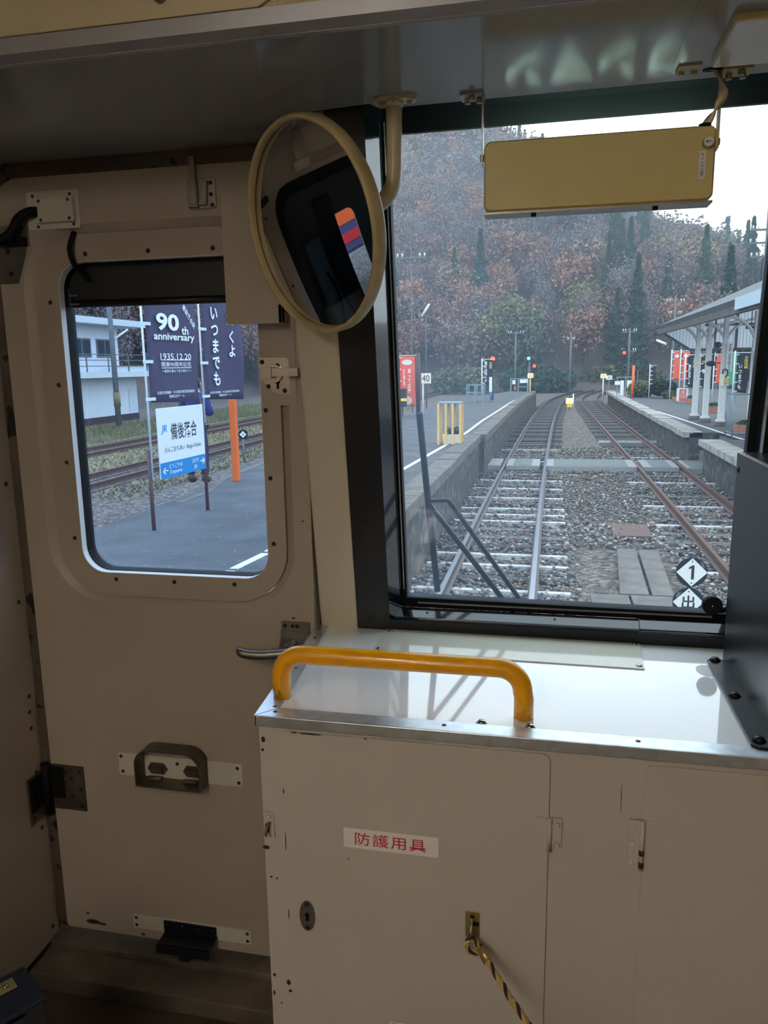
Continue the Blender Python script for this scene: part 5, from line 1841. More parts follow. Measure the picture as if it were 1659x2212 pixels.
# signals at the far end
def signal(x, y, zl, lens, label, z0=-0.2, armx=0.0, poletop=None):
    t = thing('rail_signal', (x, y, z0), label, 'signal')
    MB().tube([(x + armx, y + 0.15, z0), (x + armx, y + 0.15, poletop or zl + 0.3)], 0.06, 8).build('mast', POLE_GREY, t)
    MB().prism(FX(x, y), rr(-0.20, 0.20, zl - 0.55, zl + 0.30, 0.18), -0.12, 0.0).build('backboard', SIGGREY, t)
    MB().prism(FX(x, y), circ(0, zl, 0.115, 20), 0.0, 0.03).build('lens', lens, t)
    b = MB()
    b.tube([(x, y - 0.02, zl - 0.27), (x, y - 0.02, zl - 0.27)] if False else [(x, y, zl - 0.27), (x, y - 0.03, zl - 0.27)], 0.09, 14)
    b.build('unlit_lens', BLACK, t)
    if armx:
        MB().box(min(x, x + armx), max(x, x + armx), y + 0.1, y + 0.2, zl - 0.35, zl - 0.28).build('arm', POLE_GREY, t)
    return t


signal(-1.68, 58.2, 3.15, GREEN_LED, 'green lit signal above the far end of the left platform')
signal(-1.26, 58.0, 2.60, RED_LED, 'red lit signal just right of and below the green one', armx=-0.35)
signal(-3.02, 41.0, 3.06, RED_LED, 'red lit signal rising behind the distant dark banner on the left platform', z0=ZL)
signal(5.15, 60.0, 3.45, RED_LED, 'red lit signal on the mast right of the tracks', armx=0.35, poletop=5.2)
t = thing('speed_board', (-1.48, 55.5, -0.2), 'small lit speed board numbered 25 at the far end of the left platform', 'sign')
MB().tube([(-1.46, 55.6, -0.2), (-1.46, 55.6, 2.0)], 0.04, 8).build('post', GOLDW, t)
MB().prism(FX(-1.46, 55.5), rr(-0.20, 0.20, 1.80, 2.12, 0.06), -0.02, 0.0).build('board', YLIT, t)
text('lettering', '25', FX(-1.46, 55.5), 0, 1.96, 0.2, BLACK_PRINT, t, w=0.003, width=0.22)
MB().prism(FX(-1.60, 55.4), rr(-0.16, 0.16, 0.62, 0.78, 0.03), -0.02, 0.0).build('yellow_plate', YBOX, t)
for x, s, dz in ((3.62, '35', 0.0), (4.02, '45', -0.12)):
    t = thing('speed_board', (x, 58.0, -0.2), 'bright speed board on a white post at the far end of the right platform' if s == '35' else 'dull speed board on a grey post at the far end of the right platform', 'sign')
    MB().tube([(x, 58.1, -0.2), (x, 58.1, 1.8 + dz)], 0.04, 8).build('post', POLE_WHITE if s == '35' else POLE_GREY, t)
    MB().prism(FX(x, 58.0), rr(-0.20, 0.20, 1.68 + dz, 1.98 + dz, 0.03), -0.02, 0.0).build('board', YLIT if s == '35' else SIGNW, t)
    text('lettering', s, FX(x, 58.0), 0, 1.83 + dz, 0.18, BLACK_PRINT, t, w=0.003, width=0.24)

# ground sign close before the train
t = thing('departure_marker', (0.895, 5.0, -0.2), 'pair of round black plates with white diamonds on a low post, close before the windscreen', 'sign')
MB().tube([(0.895, 5.06, -0.2), (0.895, 5.06, 1.60)], 0.02, 8).build('post', BLACK, t)
GF = Fr((0.895, 5.0, 0), (0.98, 0.06, 0), (0, 0, 1))
for zc, ch, du in ((1.488, '1', 0.0), (1.292, '出', -0.012)):
    b = MB()
    b.prism(GF, circ(du, zc, 0.0955, 28), -0.008, 0.0)
    pl = b.build('plate', BLACK, t)
    b = MB()
    b.prism(GF, [(du - 0.094, zc), (du, zc - 0.092), (du + 0.094, zc), (du, zc + 0.092)], 0.0005, 0.003)
    b.use(1)
    for dz in (-0.07, 0.07):
        b.dome(GF, du, zc + dz, 0.003, 0.005, 0.002)
    b.build('diamond', [SIGNW, SCREW], pl)
    if ch == '1':
        MB().prism(GF, [(du - 0.004, zc - 0.046), (du + 0.013, zc - 0.046), (du + 0.013, zc + 0.046), (du + 0.001, zc + 0.046), (du - 0.020, zc + 0.032), (du - 0.020, zc + 0.020), (du - 0.004, zc + 0.027)], 0.0032, 0.0038).build('numeral', BLACK_PRINT, pl)
    else:
        text('lettering', ch, GF, du, zc, 0.088, BLACK_PRINT, pl, w=0.0036, width=0.078, bold=0.02)
    b = MB()
    sx_ = 1 if ch == '1' else -1
    b.prism(GF, [(du + sx_ * 0.045, zc + 0.068), (du + sx_ * 0.066, zc + 0.062), (du + sx_ * 0.078, zc + 0.030), (du + sx_ * 0.062, zc + 0.030)], 0.0005, 0.0015)
    b.build('worn_patch', CONC, pl)

# ================================================================== YARD LEFT: GRASS, BUILDING, POLE
def blades(name, regs, n, h, m, label):
    V = np.empty((n, 4, 3))
    ar = np.array([abs((r[1] - r[0]) * (r[3] - r[2])) for r in regs])
    w = rng.choice(len(regs), n, p=ar / ar.sum())
    R4 = np.array([r[:4] for r in regs])[w]
    x = R4[:, 0] + (R4[:, 1] - R4[:, 0]) * rng.random(n)
    y = R4[:, 2] + (R4[:, 3] - R4[:, 2]) * rng.random(n)
    a = rng.random(n) * 6.28
    hh = h * (0.4 + 0.9 * rng.random(n))
    wd = 0.028
    lean = rng.normal(size=(n, 2)) * 0.08
    for k, (s, t_) in enumerate(((-1, 0), (1, 0), (0.35, 1), (-0.35, 1))):
        V[:, k, 0] = x + np.cos(a) * wd * s + lean[:, 0] * t_
        V[:, k, 1] = y + np.sin(a) * wd * s + lean[:, 1] * t_
        V[:, k, 2] = -0.20 + hh * t_
    o = raw_mesh(name, V.reshape(-1, 3), np.arange(n * 4).reshape(-1, 4), m)
    return tag(o, label, 'grass', kind='stuff')


blades('grass', [(-15.6, -12.9, 14, 60), (-10.9, -9.6, 16, 60)], 18000, 0.09, mat('dry_grass', (150, 140, 108), 0.95, var=0.4, vs=0.8), 'short dry grass between the yard tracks beyond the left platform')
blades('weeds', [(-22.5, -17.6, 16, 60)], 18000, 0.30, mat('green_weeds', (92, 102, 68), 0.95, var=0.5, vs=0.8, rgb2=(132, 120, 90)), 'tall green weeds below the white two storey building')
struct(MB().box(-15.7, -12.8, 12, 70, -0.215, -0.19).build('ground_verge', mat('dry_verge', (140, 128, 100), 0.95, var=0.4, vs=0.7)), 'dry grassy verge between the yard tracks', 'ground')
struct(MB().box(-23.9, -17.5, 12, 62, -0.215, -0.10).build('ground_bank', mat('weedy_bank', (98, 104, 72), 0.95, var=0.5, vs=0.5, rgb2=(120, 104, 84))), 'weedy bank in front of the white building', 'ground')

t = thing('station_building', (-27.5, 35, -0.1), 'white two storey building with a balcony beyond the tracks on the left', 'building')
BFc = Fr((-24.0, 0, 0), (0, 1, 0), (0, 0, 1))
MB().box(-31, -24.0, 26, 42.0, 0.28, 2.55).build('ground_floor_wall', BWALL, t)
MB().box(-31, -24.0, 26, 40.3, 2.55, 5.15).build('upper_floor_wall', BWALL, t)
MB().box(-31.0, -23.96, 26, 42.02, -0.1, 0.28).build('plinth', BBASE, t, label='maroon plinth')
MB().box(-32, -23.0, 25, 42.3, 5.15, 5.48).build('roof', BROOF, t)
MB().box(-24.0, -22.9, 26, 43.5, 2.40, 2.70).build('balcony', BROOF, t, label='pale balcony slab')
b = MB()
for y in np.arange(27.5, 43.6, 2.0):
    b.box(-22.98, -22.93, y - 0.03, y + 0.03, 2.70, 3.62)
for z in (3.0, 3.3, 3.6):
    b.box(-22.97, -22.94, 26, 43.5, z - 0.02, z + 0.02)
b.build('railing', POLE_GREY, t)
b = MB()
b.box(-23.10, -22.98, 38.2, 43.4, 2.70, 3.0)
b.build('panel', BROOF, t)
for y0_, y1_ in ((32.2, 33.5), (34.1, 35.3), (36.0, 37.5), (38.2, 39.6)):
    wf = MB()
    wf.ring(BFc, [(y0_ - 0.08, 3.47), (y1_ + 0.08, 3.47), (y1_ + 0.08, 4.45), (y0_ - 0.08, 4.45)], [(y0_, 3.55), (y1_, 3.55), (y1_, 4.37), (y0_, 4.37)], 0.0, 0.05)
    wf.fbox(BFc, (y0_ + y1_) / 2 - 0.03, (y0_ + y1_) / 2 + 0.03, 3.55, 4.37, 0.0, 0.05)
    wo = wf.build('window', POLE_GREY, t)
    MB().fbox(BFc, y0_, y1_, 3.55, 4.37, 0.005, 0.015).build('pane', BDARK, wo)
MB().fbox(BFc, 41.0, 41.9, 0.25, 1.75, 0.0, 0.04).build('door', BROOF, t)
MB().box(-24.4, -24.0, 35.9, 36.4, 0.28, 0.28 + 0.6).build('vent', POLE_GREY, t)
t = thing('utility_pole', (-21.0, 34.8, -0.1), 'grey utility pole standing before the white building', 'pole')
MB().tube([(-21.0, 34.8, -0.1), (-21.05, 34.8, 9.5)], [0.14, 0.10], 12).build('mast', POLE_GREY, t)
MB().tube([(-21.0, 34.8, 1.0), (-21.0, 34.8, 1.7)], 0.165, 12).build('guard', mat('yellow_guard', (130, 116, 84), 0.7, var=0.3), t)
MB().tube([(-21.0, 34.8, 4.2), (-20.6, 35.6, 4.75)], 0.05, 8).build('brace', BROOF, t)

# ================================================================== RIGHT PLATFORM
ZR = 0.76
t = thing('station_platform', (7, 38, -0.2), 'right platform with pale coping stones and a rough stone wall', 'platform')
eR = [(3.93, 23.6), (3.90, 30), (3.88, 38), (3.90, 46), (3.98, 58)]
b = MB()
b.prism(FLAT, [(14, 23.6)] + [(14, 60)] + [(4.2, 60)] + [(x, y) for x, y in eR[::-1]], -0.22, ZR - 0.02)
b.prism(FLAT, [(3.95, 15.0), (14, 15.0), (14, 21.5), (3.95, 21.5)], -0.22, ZR - 0.02)
b.build('wall', STONEWALL, t)
b = MB()
b.prism(FLAT, [(14, 23.6), (14, 60), (4.3, 60)] + [(x + 0.1, y) for x, y in eR[::-1]], ZR - 0.02, ZR)
b.prism(FLAT, [(4.05, 15.0), (14, 15.0), (14, 21.5), (4.05, 21.5)], ZR - 0.02, ZR)
b.prism(FLAT, [(4.9, 21.5), (14, 21.5), (14, 23.6), (4.9, 23.6)], ZR - 0.4, ZR)
b.build('asphalt', ASPHALT, t)
b = MB()
for i in range(len(eR) - 1):
    (xa, ya), (xb, yb) = eR[i], eR[i + 1]
    n_ = int((yb - ya) / 0.75)
    for k in range(n_):
        f0, f1_ = k / n_, (k + 0.96) / n_
        x0, x1 = xa + (xb - xa) * f0, xa + (xb - xa) * f1_
        dz = rng.random() * 0.03
        dx = rng.random() * 0.04
        b.prism(FLAT, [(x0 - 0.14 - dx, ya + (yb - ya) * f0), (x0 + 0.36, ya + (yb - ya) * f0), (x1 + 0.36, ya + (yb - ya) * f1_), (x1 - 0.14 - dx, ya + (yb - ya) * f1_)], ZR - 0.14, ZR + 0.01 + dz)
for k in range(8):
    b.prism(FLAT, [(3.80, 15.0 + k * 0.81), (4.35, 15.0 + k * 0.81), (4.35, 15.78 + k * 0.81), (3.80, 15.78 + k * 0.81)], ZR - 0.14, ZR + 0.015)
b.build('coping', COPING_R, t)
b = MB()
lr = [(4.92, 21.6), (4.80, 23.6), (4.60, 28), (4.43, 31.4), (4.15, 36), (3.98, 40.5), (4.1, 50)]
for i in range(len(lr) - 1):
    (xa, ya), (xb, yb) = lr[i], lr[i + 1]
    b.prism(FLAT, [(xa - 0.05, ya), (xa + 0.05, ya), (xb + 0.05, yb), (xb - 0.05, yb)], ZR, ZR + 0.004)
b.build('edge_line', LINE, t)
b = MB()
for k in range(3):
    b.box(4.22 + k * 0.26, 4.9, 21.5, 23.6, -0.2, 0.05 + 0.21 * (k + 1) - 0.0)
b.build('steps', CONC, t)

# shelter
cols = [(4.93, 28.9, 0.085), (5.06, 27.66, 0.085), (5.25, 26.13, 0.09), (5.60, 23.95, 0.075)]
t = thing('platform_shelter', (6.2, 26.5, ZR), 'old timber platform shelter with a grey sheet roof and white columns on the right', 'shelter')
for x, y, r in cols:
    cm = MB()
    cm.box(x - r, x + r, y - r, y + r, ZR + 0.14, 3.35)
    cm.prism(FLAT, [(x - r - 0.05, y - r - 0.05), (x + r + 0.05, y - r - 0.05), (x + r + 0.05, y + r + 0.05), (x - r - 0.05, y + r + 0.05)], ZR + 0.12, ZR + 0.20)
    co = cm.build('column', COLUMNW, t, bevel=0.01)
    MB().box(x - r - 0.08, x + r + 0.08, y - r - 0.08, y + r + 0.08, ZR, ZR + 0.14).build('footing', CONC, co, bevel=0.02)
    MB().box(x - r * 0.7, x + r * 0.7, y - r * 0.7, y + r * 0.7, 3.352, 4.15).build('upper_post', COLUMNW, co)
    for s in (-1, 1):
        br_ = MB()
        pth = []
        for k in range(9):
            a = PI / 2 * k / 8
            pth.append((x + s * (0.95 - 0.95 * math.cos(a)), y, 3.20 + 0.85 * math.sin(a)))
        br_.tube(pth, 0.05, 6)
        br_.build('curved_brace', COLUMNW, co)
b = MB()
SXZ = Fr((0, 14.5, 0), (1, 0, 0), (0, 0, 1))   # w points towards the viewer
b.prism(SXZ, [(3.68, 3.90), (9.5, 6.4), (9.5, 6.55), (3.62, 4.02)], -15.0, 0.0)
b.build('roof', ROOFT, t)
b = MB()
for y in np.arange(15.0, 29.4, 0.8):
    b.prism(Fr((0, y, 0), (1, 0, 0), (0, 0, 1)), [(3.72, 3.80), (9.4, 6.26), (9.4, 6.38), (3.70, 3.91)], -0.06, 0.06)
b.build('rafters', TIMBER, t)
b = MB()
b.box(3.67, 3.78, 14.6, 29.4, 3.74, 3.90)
b.box(4.85, 5.02, 14.6, 29.4, 4.12, 4.30)
b.box(5.55, 5.66, 14.6, 29.4, 4.42, 4.60)
b.build('purlins', TIMBER, t)
b = MB()
GY = Fr((0, 29.45, 0), (1, 0, 0), (0, 0, 1))
b.prism(GY, [(3.80, 3.78), (4.75, 3.20), (9.4, 3.20), (9.4, 6.2), (3.80, 3.86)], -0.04, 0.0)
b.use(1)
for x in np.arange(3.95, 9.3, 0.11):
    z0_ = max(3.20, 3.78 - (x - 3.80) * 0.61)
    b.fbox(GY, x - 0.008, x + 0.008, z0_, 3.84 + (x - 3.8) * 0.42, 0.0, 0.012)
b.build('gable_cladding', [CORR, BROOF], t, label='white corrugated end cladding')
b = MB()
b.prism(GY, [(3.74, 3.78), (4.72, 3.17), (4.72, 3.24), (3.80, 3.84)], 0.0, 0.08)
b.fbox(GY, 4.72, 9.4, 3.14, 3.22, 0.0, 0.08)
b.fbox(GY, 5.2, 9.4, 3.98, 4.06, 0.0, 0.06)
for x in (5.35, 6.25, 7.2, 8.2):
    b.fbox(GY, x - 0.04, x + 0.04, 3.2, 3.9 + (x - 3.8) * 0.4, 0.0, 0.06)
b.build('gable_frame', TIMBER, t)
MB().prism(Fr((0, 17.3, 0), (1, 0, 0), (0, 0, 1)), [(3.60, 3.80), (3.66, 3.80), (3.66, 4.06), (3.60, 4.04)], 0.0, 2.9).build('eave_fascia', FASCIA, t, label='pale blue fascia at the near end of the roof')
# things on the columns
t = thing('direction_board', (5.30, 26.0, 2.4), 'vertical board with black characters fixed on the third shelter column', 'sign')
FB3 = Fr((5.36, 26.0, 0), (1, 0.0, 0), (0, 0, 1))
MB().fbox(FB3, -0.085, 0.085, 2.44, 3.32, 0.0, 0.03).build('board', COLUMNW, t)
text('lettering', '木\n次\n線\n　\n宍\n道\n方\n面\nの\nり\nば', FB3, 0.0, 2.88, 0.84, BLACK_PRINT, t, w=0.032, width=0.085, bold=0.01)
t = thing('direction_board', (5.68, 23.8, 2.3), 'vertical board with black characters on the shelter column nearest the window edge', 'sign')
FB4 = Fr((5.62, 23.86, 0), (1, 0, 0), (0, 0, 1))
MB().fbox(FB4, -0.06, 0.06, 2.28, 3.05, 0.0, 0.03).build('board', COLUMNW, t)
text('lettering', '木\n次\n線\nの\nり\nば', FB4, 0.0, 2.67, 0.72, BLACK_PRINT, t, w=0.032, width=0.08)
t = thing('phone_box', (5.22, 25.98, 1.9), 'small grey switch box with a cord on the third shelter column', 'box')
MB().box(5.12, 5.24, 25.9, 26.04, 2.00, 2.38).build('case', TROUGH, t, bevel=0.01)
MB().box(5.25, 5.36, 25.9, 26.04, 2.08, 2.26).build('case', GOLDW, t, bevel=0.01)
MB().tube(bez([(5.18, 25.95, 2.38), (5.20, 25.93, 2.50), (5.28, 25.93, 2.52), (5.33, 25.95, 2.40), (5.28, 25.96, 2.27)]), 0.016, 8).build('cord', RUBBER, t)
t = thing('pendant_lamp', (5.05, 26.4, 2.6), 'dark round lamp hanging from a pipe between the shelter columns', 'lamp')
MB().tube([(5.02, 26.6, 4.2), (5.02, 26.6, 2.78), (4.92, 26.6, 2.74)], 0.025, 8).build('pipe', TIMBER, t)
MB().ball((4.95, 26.6, 2.70), 0.16, 16, 8, (1, 1, 0.55)).build('shade', SIGGREY, t)
MB().tube([(4.95, 26.6, 2.72), (5.3, 26.6, 2.72)], 0.022, 8).build('arm', TIMBER, t)
b = MB()
b.ball((5.35, 27.8, 3.30), 0.13, 14, 8, (1, 1, 0.8))
tag(b.build('bell', SIGGREY), 'dark round bell under the white gable behind the shelter columns', 'bell')
t = thing('pendant_light', (5.95, 25.5, 3.7), 'flat dark light fitting hanging under the shelter roof at the right', 'lamp')
MB().box(5.70, 6.10, 25.3, 25.7, 3.72, 3.80).build('tray', SIGGREY, t)
for x in (5.82, 5.98):
    MB().tube([(x, 25.5, 3.80), (x, 25.5, 4.65)], 0.012, 6).build('rod', TIMBER, t)
# tube lamp beyond the eave
b = MB()
b.tube([(4.06, 33.0, 3.62), (4.36, 32.6, 3.46)], 0.05, 10)
tag(b.build('tube_lamp', POLE_WHITE), 'short white tube lamp hanging beyond the end of the shelter eave', 'lamp')
# railing and planters near the column
t = thing('railing', (5.0, 22.7, ZR), 'thin grey railing on the right platform beside the nearest column', 'railing')
for x, y in ((4.72, 22.8), (4.74, 22.05), (5.2, 22.2), (5.6, 22.3)):
    MB().tube([(x, y, ZR), (x, y, ZR + 1.15)], 0.022, 8).build('post', STEELBLUE, t)
for z in (1.15, 0.12):
    MB().tube([(4.72, 22.8, ZR + z), (4.74, 22.05, ZR + z), (5.7, 22.3, ZR + z)], 0.02, 8).build('rail', STEELBLUE, t)
for x, y, w_, lab in ((6.27, 32.8, 0.36, 'terracotta planter with low plants behind the second and third shelter columns'), (5.35, 23.3, 0.30, 'terracotta planter behind the thin grey railing'), (6.35, 42.0, 0.30, 'terracotta planter below the red banners on the right platform'), (6.60, 39.6, 0.26, 'terracotta planter right beside the red and white placard')):
    t = thing('planter', (x, y, ZR), lab, 'planter')
    b = MB()
    b.prism(Fr((0, y, 0), (1, 0, 0), (0, 0, 1)), [(x - w_ * 0.85, ZR), (x + w_ * 0.85, ZR), (x + w_, ZR + 0.26), (x - w_, ZR + 0.26)], -0.14, 0.14)
    b.build('trough', TERRA, t, bevel=0.01)
    leafy('leaves', (x, y, ZR + 0.30), w_ * 0.9, 0.15, 0.10, 120, 0.08, LEAVES, t)
# banners beyond the shelter
YB = 44.0
SP = [('red', 6.22, 2.05, 3.50, 0.42, FLAGR), ('red', 6.72, 1.95, 3.55, 0.44, FLAGR)]
t = banner('banner', FX(6.20, YB), ZR, 1.85, 3.28, 0.46, False, 3.40, FLAGR, 'left one of the two orange red banners side by side beyond the shelter', lw=0.03)
b = MB(); b.prism(FX(6.20, YB), circ(0.26, 3.05, 0.12, 16, 0.09), 0.05, 0.055); b.build('emblem', FLAGWH, t)
t = banner('banner', FX(6.66, YB), ZR, 1.80, 3.30, 0.46, False, 3.42, FLAGR, 'right one of the two orange red banners side by side beyond the shelter', lw=0.03)
b = MB(); b.prism(FX(6.66, YB), circ(0.26, 3.05, 0.12, 16, 0.09), 0.05, 0.055); b.build('emblem', FLAGWH, t)
for x, y, lab, wtxt in ((6.50, 40.5, 'dark banner with yellow and white characters next to the two orange red ones', '鉄\n路\nは\n続\nく\nよ'), (7.00, 39.5, 'dark banner lettered 90 to the left of the first shelter column', '90'), (7.15, 33.0, 'dark banner with yellow and white characters between the second and third shelter columns', 'い\nつ\nま\nで\nも')):
    F_ = FX(x - 0.15, y)
    t = banner('banner', F_, ZR, 1.55, 3.05, 0.52, False, 3.15, FLAGK, lab, lw=0.03)
    if wtxt == '90':
        text('lettering', '90', F_, 0.28, 2.30, 0.20, WHITE_MARK, t, w=0.055, width=0.34, bold=0.03)
        text('lettering', '備後落合駅', F_, 0.28, 2.75, 0.09, YELLOW_PRINT, t, w=0.055, width=0.36)
    else:
        text('lettering', wtxt, F_, 0.22, 2.15, 0.95, WHITE_MARK, t, w=0.055, width=0.13, bold=0.02)
        text('lettering', '三\n江\nは', F_, 0.42, 2.70, 0.46, YELLOW_PRINT, t, w=0.055, width=0.14, bold=0.03)
banner('banner', FX(7.35, 38.8), ZR, 1.75, 3.05, 0.42, False, 3.15, FLAGR, 'narrow orange red banner just left of the first shelter column', lw=0.03)
banner('banner', FX(7.80, 38.4), ZR, 1.65, 3.10, 0.46, False, 3.2, FLAGG, 'green banner between the first and second shelter columns', lw=0.03)
t = banner('banner', FX(8.05, 31.5), ZR, 1.95, 3.15, 0.30, False, 3.2, FLAGWH, 'white banner with blue marks behind the third shelter column', lw=0.03)
banner('banner', FX(8.45, 30.0), ZR, 1.60, 3.05, 0.46, False, 3.2, FLAGR, 'orange red banner between the third and nearest shelter columns', lw=0.03)
t = banner('banner', FX(5.25, 45.0), ZR, 1.55, 2.55, 0.30, False, 2.65, FLAGK, 'small dark banner standing alone left of the dark bush', lw=0.025)
t = thing('placard', (6.35, 40.8, ZR), 'red and white placard standing on the right platform below the banners', 'sign')
MB().box(6.08, 6.62, 40.78, 40.82, ZR + 0.05, ZR + 0.72).build('board', SIGNW, t)
MB().box(6.20, 6.52, 40.765, 40.785, ZR + 0.08, ZR + 0.66).build('red_panel', FLAGR, t)
text('lettering', '芸備線\nおいしい\n木次線', FX(6.36, 40.76), 0.0, ZR + 0.40, 0.34, WHITE_MARK, t, w=0.003, width=0.26)
for x in (6.12, 6.58):
    MB().box(x - 0.02, x + 0.02, 40.78, 40.82, ZR, ZR + 0.1).build('leg', TIMBER, t)
b = MB()
b.tube([(4.52, 46.5, ZR), (4.54, 46.5, 2.6)], 0.07, 10)
tag(b.build('orange_post', ORANGE), 'round orange post near the far end of the right platform', 'post')
t = thing('platform_gate', (4.3, 50, ZR), 'blue grey gate with white panels at the far end of the right platform', 'gate')
for x in (3.95, 4.45, 4.95):
    MB().box(x - 0.03, x + 0.03, 49.97, 50.03, ZR, ZR + 1.15).build('post', STEELBLUE, t)
b = MB()
b.box(3.9, 5.0, 49.98, 50.02, ZR + 1.08, ZR + 1.14)
b.build('rail', STEELBLUE, t)
for x0_, x1_ in ((4.14, 4.34), (4.52, 4.90)):
    MB().box(x0_, x1_, 49.94, 49.97, ZR + 0.02, ZR + 0.92).build('panel', SIGNW, t)
MB().box(3.80, 4.12, 49.94, 49.97, ZR + 0.65, ZR + 0.88).build('notice', SIGNW, t)
# bushes
o = leafy('bush', (6.1, 46.2, ZR + 0.55), 0.85, 0.6, 0.45, 1500, 0.12, BUSHD)
tag(o, 'low dark green bush at the left of the red banners', 'bush')
o = leafy('bush', (6.35, 45.0, ZR + 0.25), 0.42, 0.35, 0.28, 700, 0.09, WEEDS)
tag(o, 'small yellow green bush in front of the dark bush', 'bush')
o = leafy('shrub', (5.15, 47.8, ZR + 0.42), 0.85, 0.9, 0.5, 1300, 0.12, LEAF_OLIVE)
tag(o, 'straggly olive weeds between the orange post and the dark bush', 'shrub')

# poles beyond
def upole(name, x, y, h, arms, label, lean=0.0, r=0.10, m=POLE_GREY, z0=-0.2):
    t = thing(name, (x, y, z0), label, 'pole')
    MB().tube([(x, y, z0), (x + lean, y, h)], [r, r * 0.75], 10).build('mast', m, t)
    for az, hw in arms:
        ar = MB()
        ar.box(x + lean - hw, x + lean + hw, y - 0.05, y + 0.05, az - 0.05, az + 0.05)
        ar.use(1)
        for s in (-0.92, -0.6, 0.6, 0.92):
            ar.tube([(x + lean + s * hw, y, az + 0.05), (x + lean + s * hw, y, az + 0.22)], 0.04, 6)
        ar.build('crossarm', [m, POLE_WHITE], t)
    return t


upole('utility_pole', 1.66, 75, 5.4, ((4.9, 0.35),), 'slim pole at the foot of the hill straight beyond the tracks')
upole('utility_pole', -3.40, 75, 5.75, ((5.6, 0.75),), 'pole with one crossarm beyond the left platform')
upole('utility_pole', 5.50, 60.3, 5.2, ((3.55, 0.5), (4.95, 0.5)), 'pole with crossarms beside the red signal right of the tracks')
upole('utility_pole', 8.52, 60, 7.35, ((6.95, 0.62), (6.1, 0.45)), 'tall pole with two crossarms rising above the shelter eave')
upole('transmission_pole', 10.75, 45, 11.5, ((9.4, 0.8), (8.75, 0.9), (8.05, 0.8)), 'tall pole with three crossarms above the shelter roof at the right edge of the windscreen', r=0.14)
t = thing('curve_mirror', (6.2, 60, -0.2), 'round hoop beside the red signal right of the tracks', 'mirror')
pts_ = [(6.15 + 0.42 * math.cos(a) , 59.8, 2.75 + 0.55 * math.sin(a)) for a in np.linspace(0, 2 * PI, 25)]
MB().tube(pts_, 0.018, 6, cap=False).build('hoop', TIMBER, t)
MB().tube([(6.15, 59.85, -0.2), (6.15, 59.85, 2.2)], 0.035, 8).build('post', POLE_GREY, t)
# leaning street lamp left
t = thing('street_lamp', (-5.9, 40.5, -0.2), 'slim street lamp with a slanting white head left of the pole with one crossarm', 'lamp')
MB().tube([(-6.35, 40, -0.2), (-6.35, 40, 5.15), (-6.3, 40, 5.25)], 0.035, 8).build('post', POLE_GREY, t)
MB().tube([(-6.58, 40, 5.22), (-6.18, 40, 5.85)], 0.06, 10, squash=0.6).build('head', POLE_WHITE, t)
t = upole('utility_pole', -7.1, 40, 8.6, ((8.12, 0.75),), 'thin pole with insulators at the left of the hillside', r=0.03)

# low scrub bank at the foot of the hill
for k, (x, y, rx, lab) in enumerate(((-9.0, 80, 3.4, 'dark scrub at the foot of the hill left of the pole with one crossarm'), (-1.5, 82, 4.2, 'dark scrub at the foot of the hill behind the green signal'), (7.0, 86, 4.8, 'dark scrub at the foot of the hill behind the speed boards'))):
    o = leafy('scrub', (x, y, 1.0), rx, 1.6, 1.7, 2600, 0.3, LEAF_OLIVE if k != 1 else LEAF_GREEN)
    tag(o, lab, 'scrub')

# ================================================================== TREES
def crown_quads(n, rx, rz, z0, blobs, leaf, bias=0.0):
    c = rng.normal(size=(blobs, 3))
    c /= np.linalg.norm(c, axis=1)[:, None]
    c *= (0.45 + 0.45 * rng.random((blobs, 1)))
    c *= np.array([rx, rx, rz])
    w = rng.integers(0, blobs, n)
    p = c[w] + rng.normal(size=(n, 3)) * np.array([rx, rx, rz]) * 0.23
    p[:, 2] += z0
    return quads(p, leaf)


def quads(p, leaf, asp=0.7):
    n = len(p)
    a = rng.normal(size=(n, 3)); a /= np.linalg.norm(a, axis=1)[:, None]
    q = np.cross(a, rng.normal(size=(n, 3))); q /= np.linalg.norm(q, axis=1)[:, None]
    s = leaf * (0.55 + 0.9 * rng.random((n, 1)))
    V = np.empty((n, 4, 3))
    for k, (i, j) in enumerate(((-0.5, -0.5), (0.5, -0.5), (0.5, 0.5), (-0.5, 0.5))):
        V[:, k] = p + a * s * i + q * s * j * asp
    return V


def conifer_quads(n, r, h, leaf):
    t_ = rng.random(n) ** 1.3
    rad = r * (1 - t_) * (0.35 + 0.65 * rng.random(n) ** 0.5) * (0.75 + 0.25 * np.sin(t_ * 40))
    a = rng.random(n) * 6.283
    p = np.stack([rad * np.cos(a), rad * np.sin(a), 1.0 + t_ * (h - 1.0)], 1)
    return quads(p, leaf)


def make_tree(kind, n, leaf, s=1.0):
    if kind == 'conifer':
        return conifer_quads(n, 1.5, 9.5, leaf), 9.0
    if kind == 'bare':
        return crown_quads(n, 1.9, 2.8, 5.2, 16, leaf), 7.0
    return crown_quads(n, 2.4 * s, 2.5 * s, 4.4, 15, leaf), 6.0


KINDS = {
    'rust': (LEAF_RUST, 'rust brown autumn tree on the wooded hillside beyond the tracks', 'rust brown trees on the hillside'),
    'olive': (LEAF_OLIVE, 'olive brown tree on the wooded hillside beyond the tracks', 'olive brown trees on the hillside'),
    'conifer': (LEAF_GREEN, 'dark green conifer on the wooded hillside beyond the tracks', 'conifers on the hillside'),
    'bare': (LEAF_BARE, 'grey nearly bare tree on the wooded hillside beyond the tracks', 'bare grey trees on the hillside'),
}
protos = {}


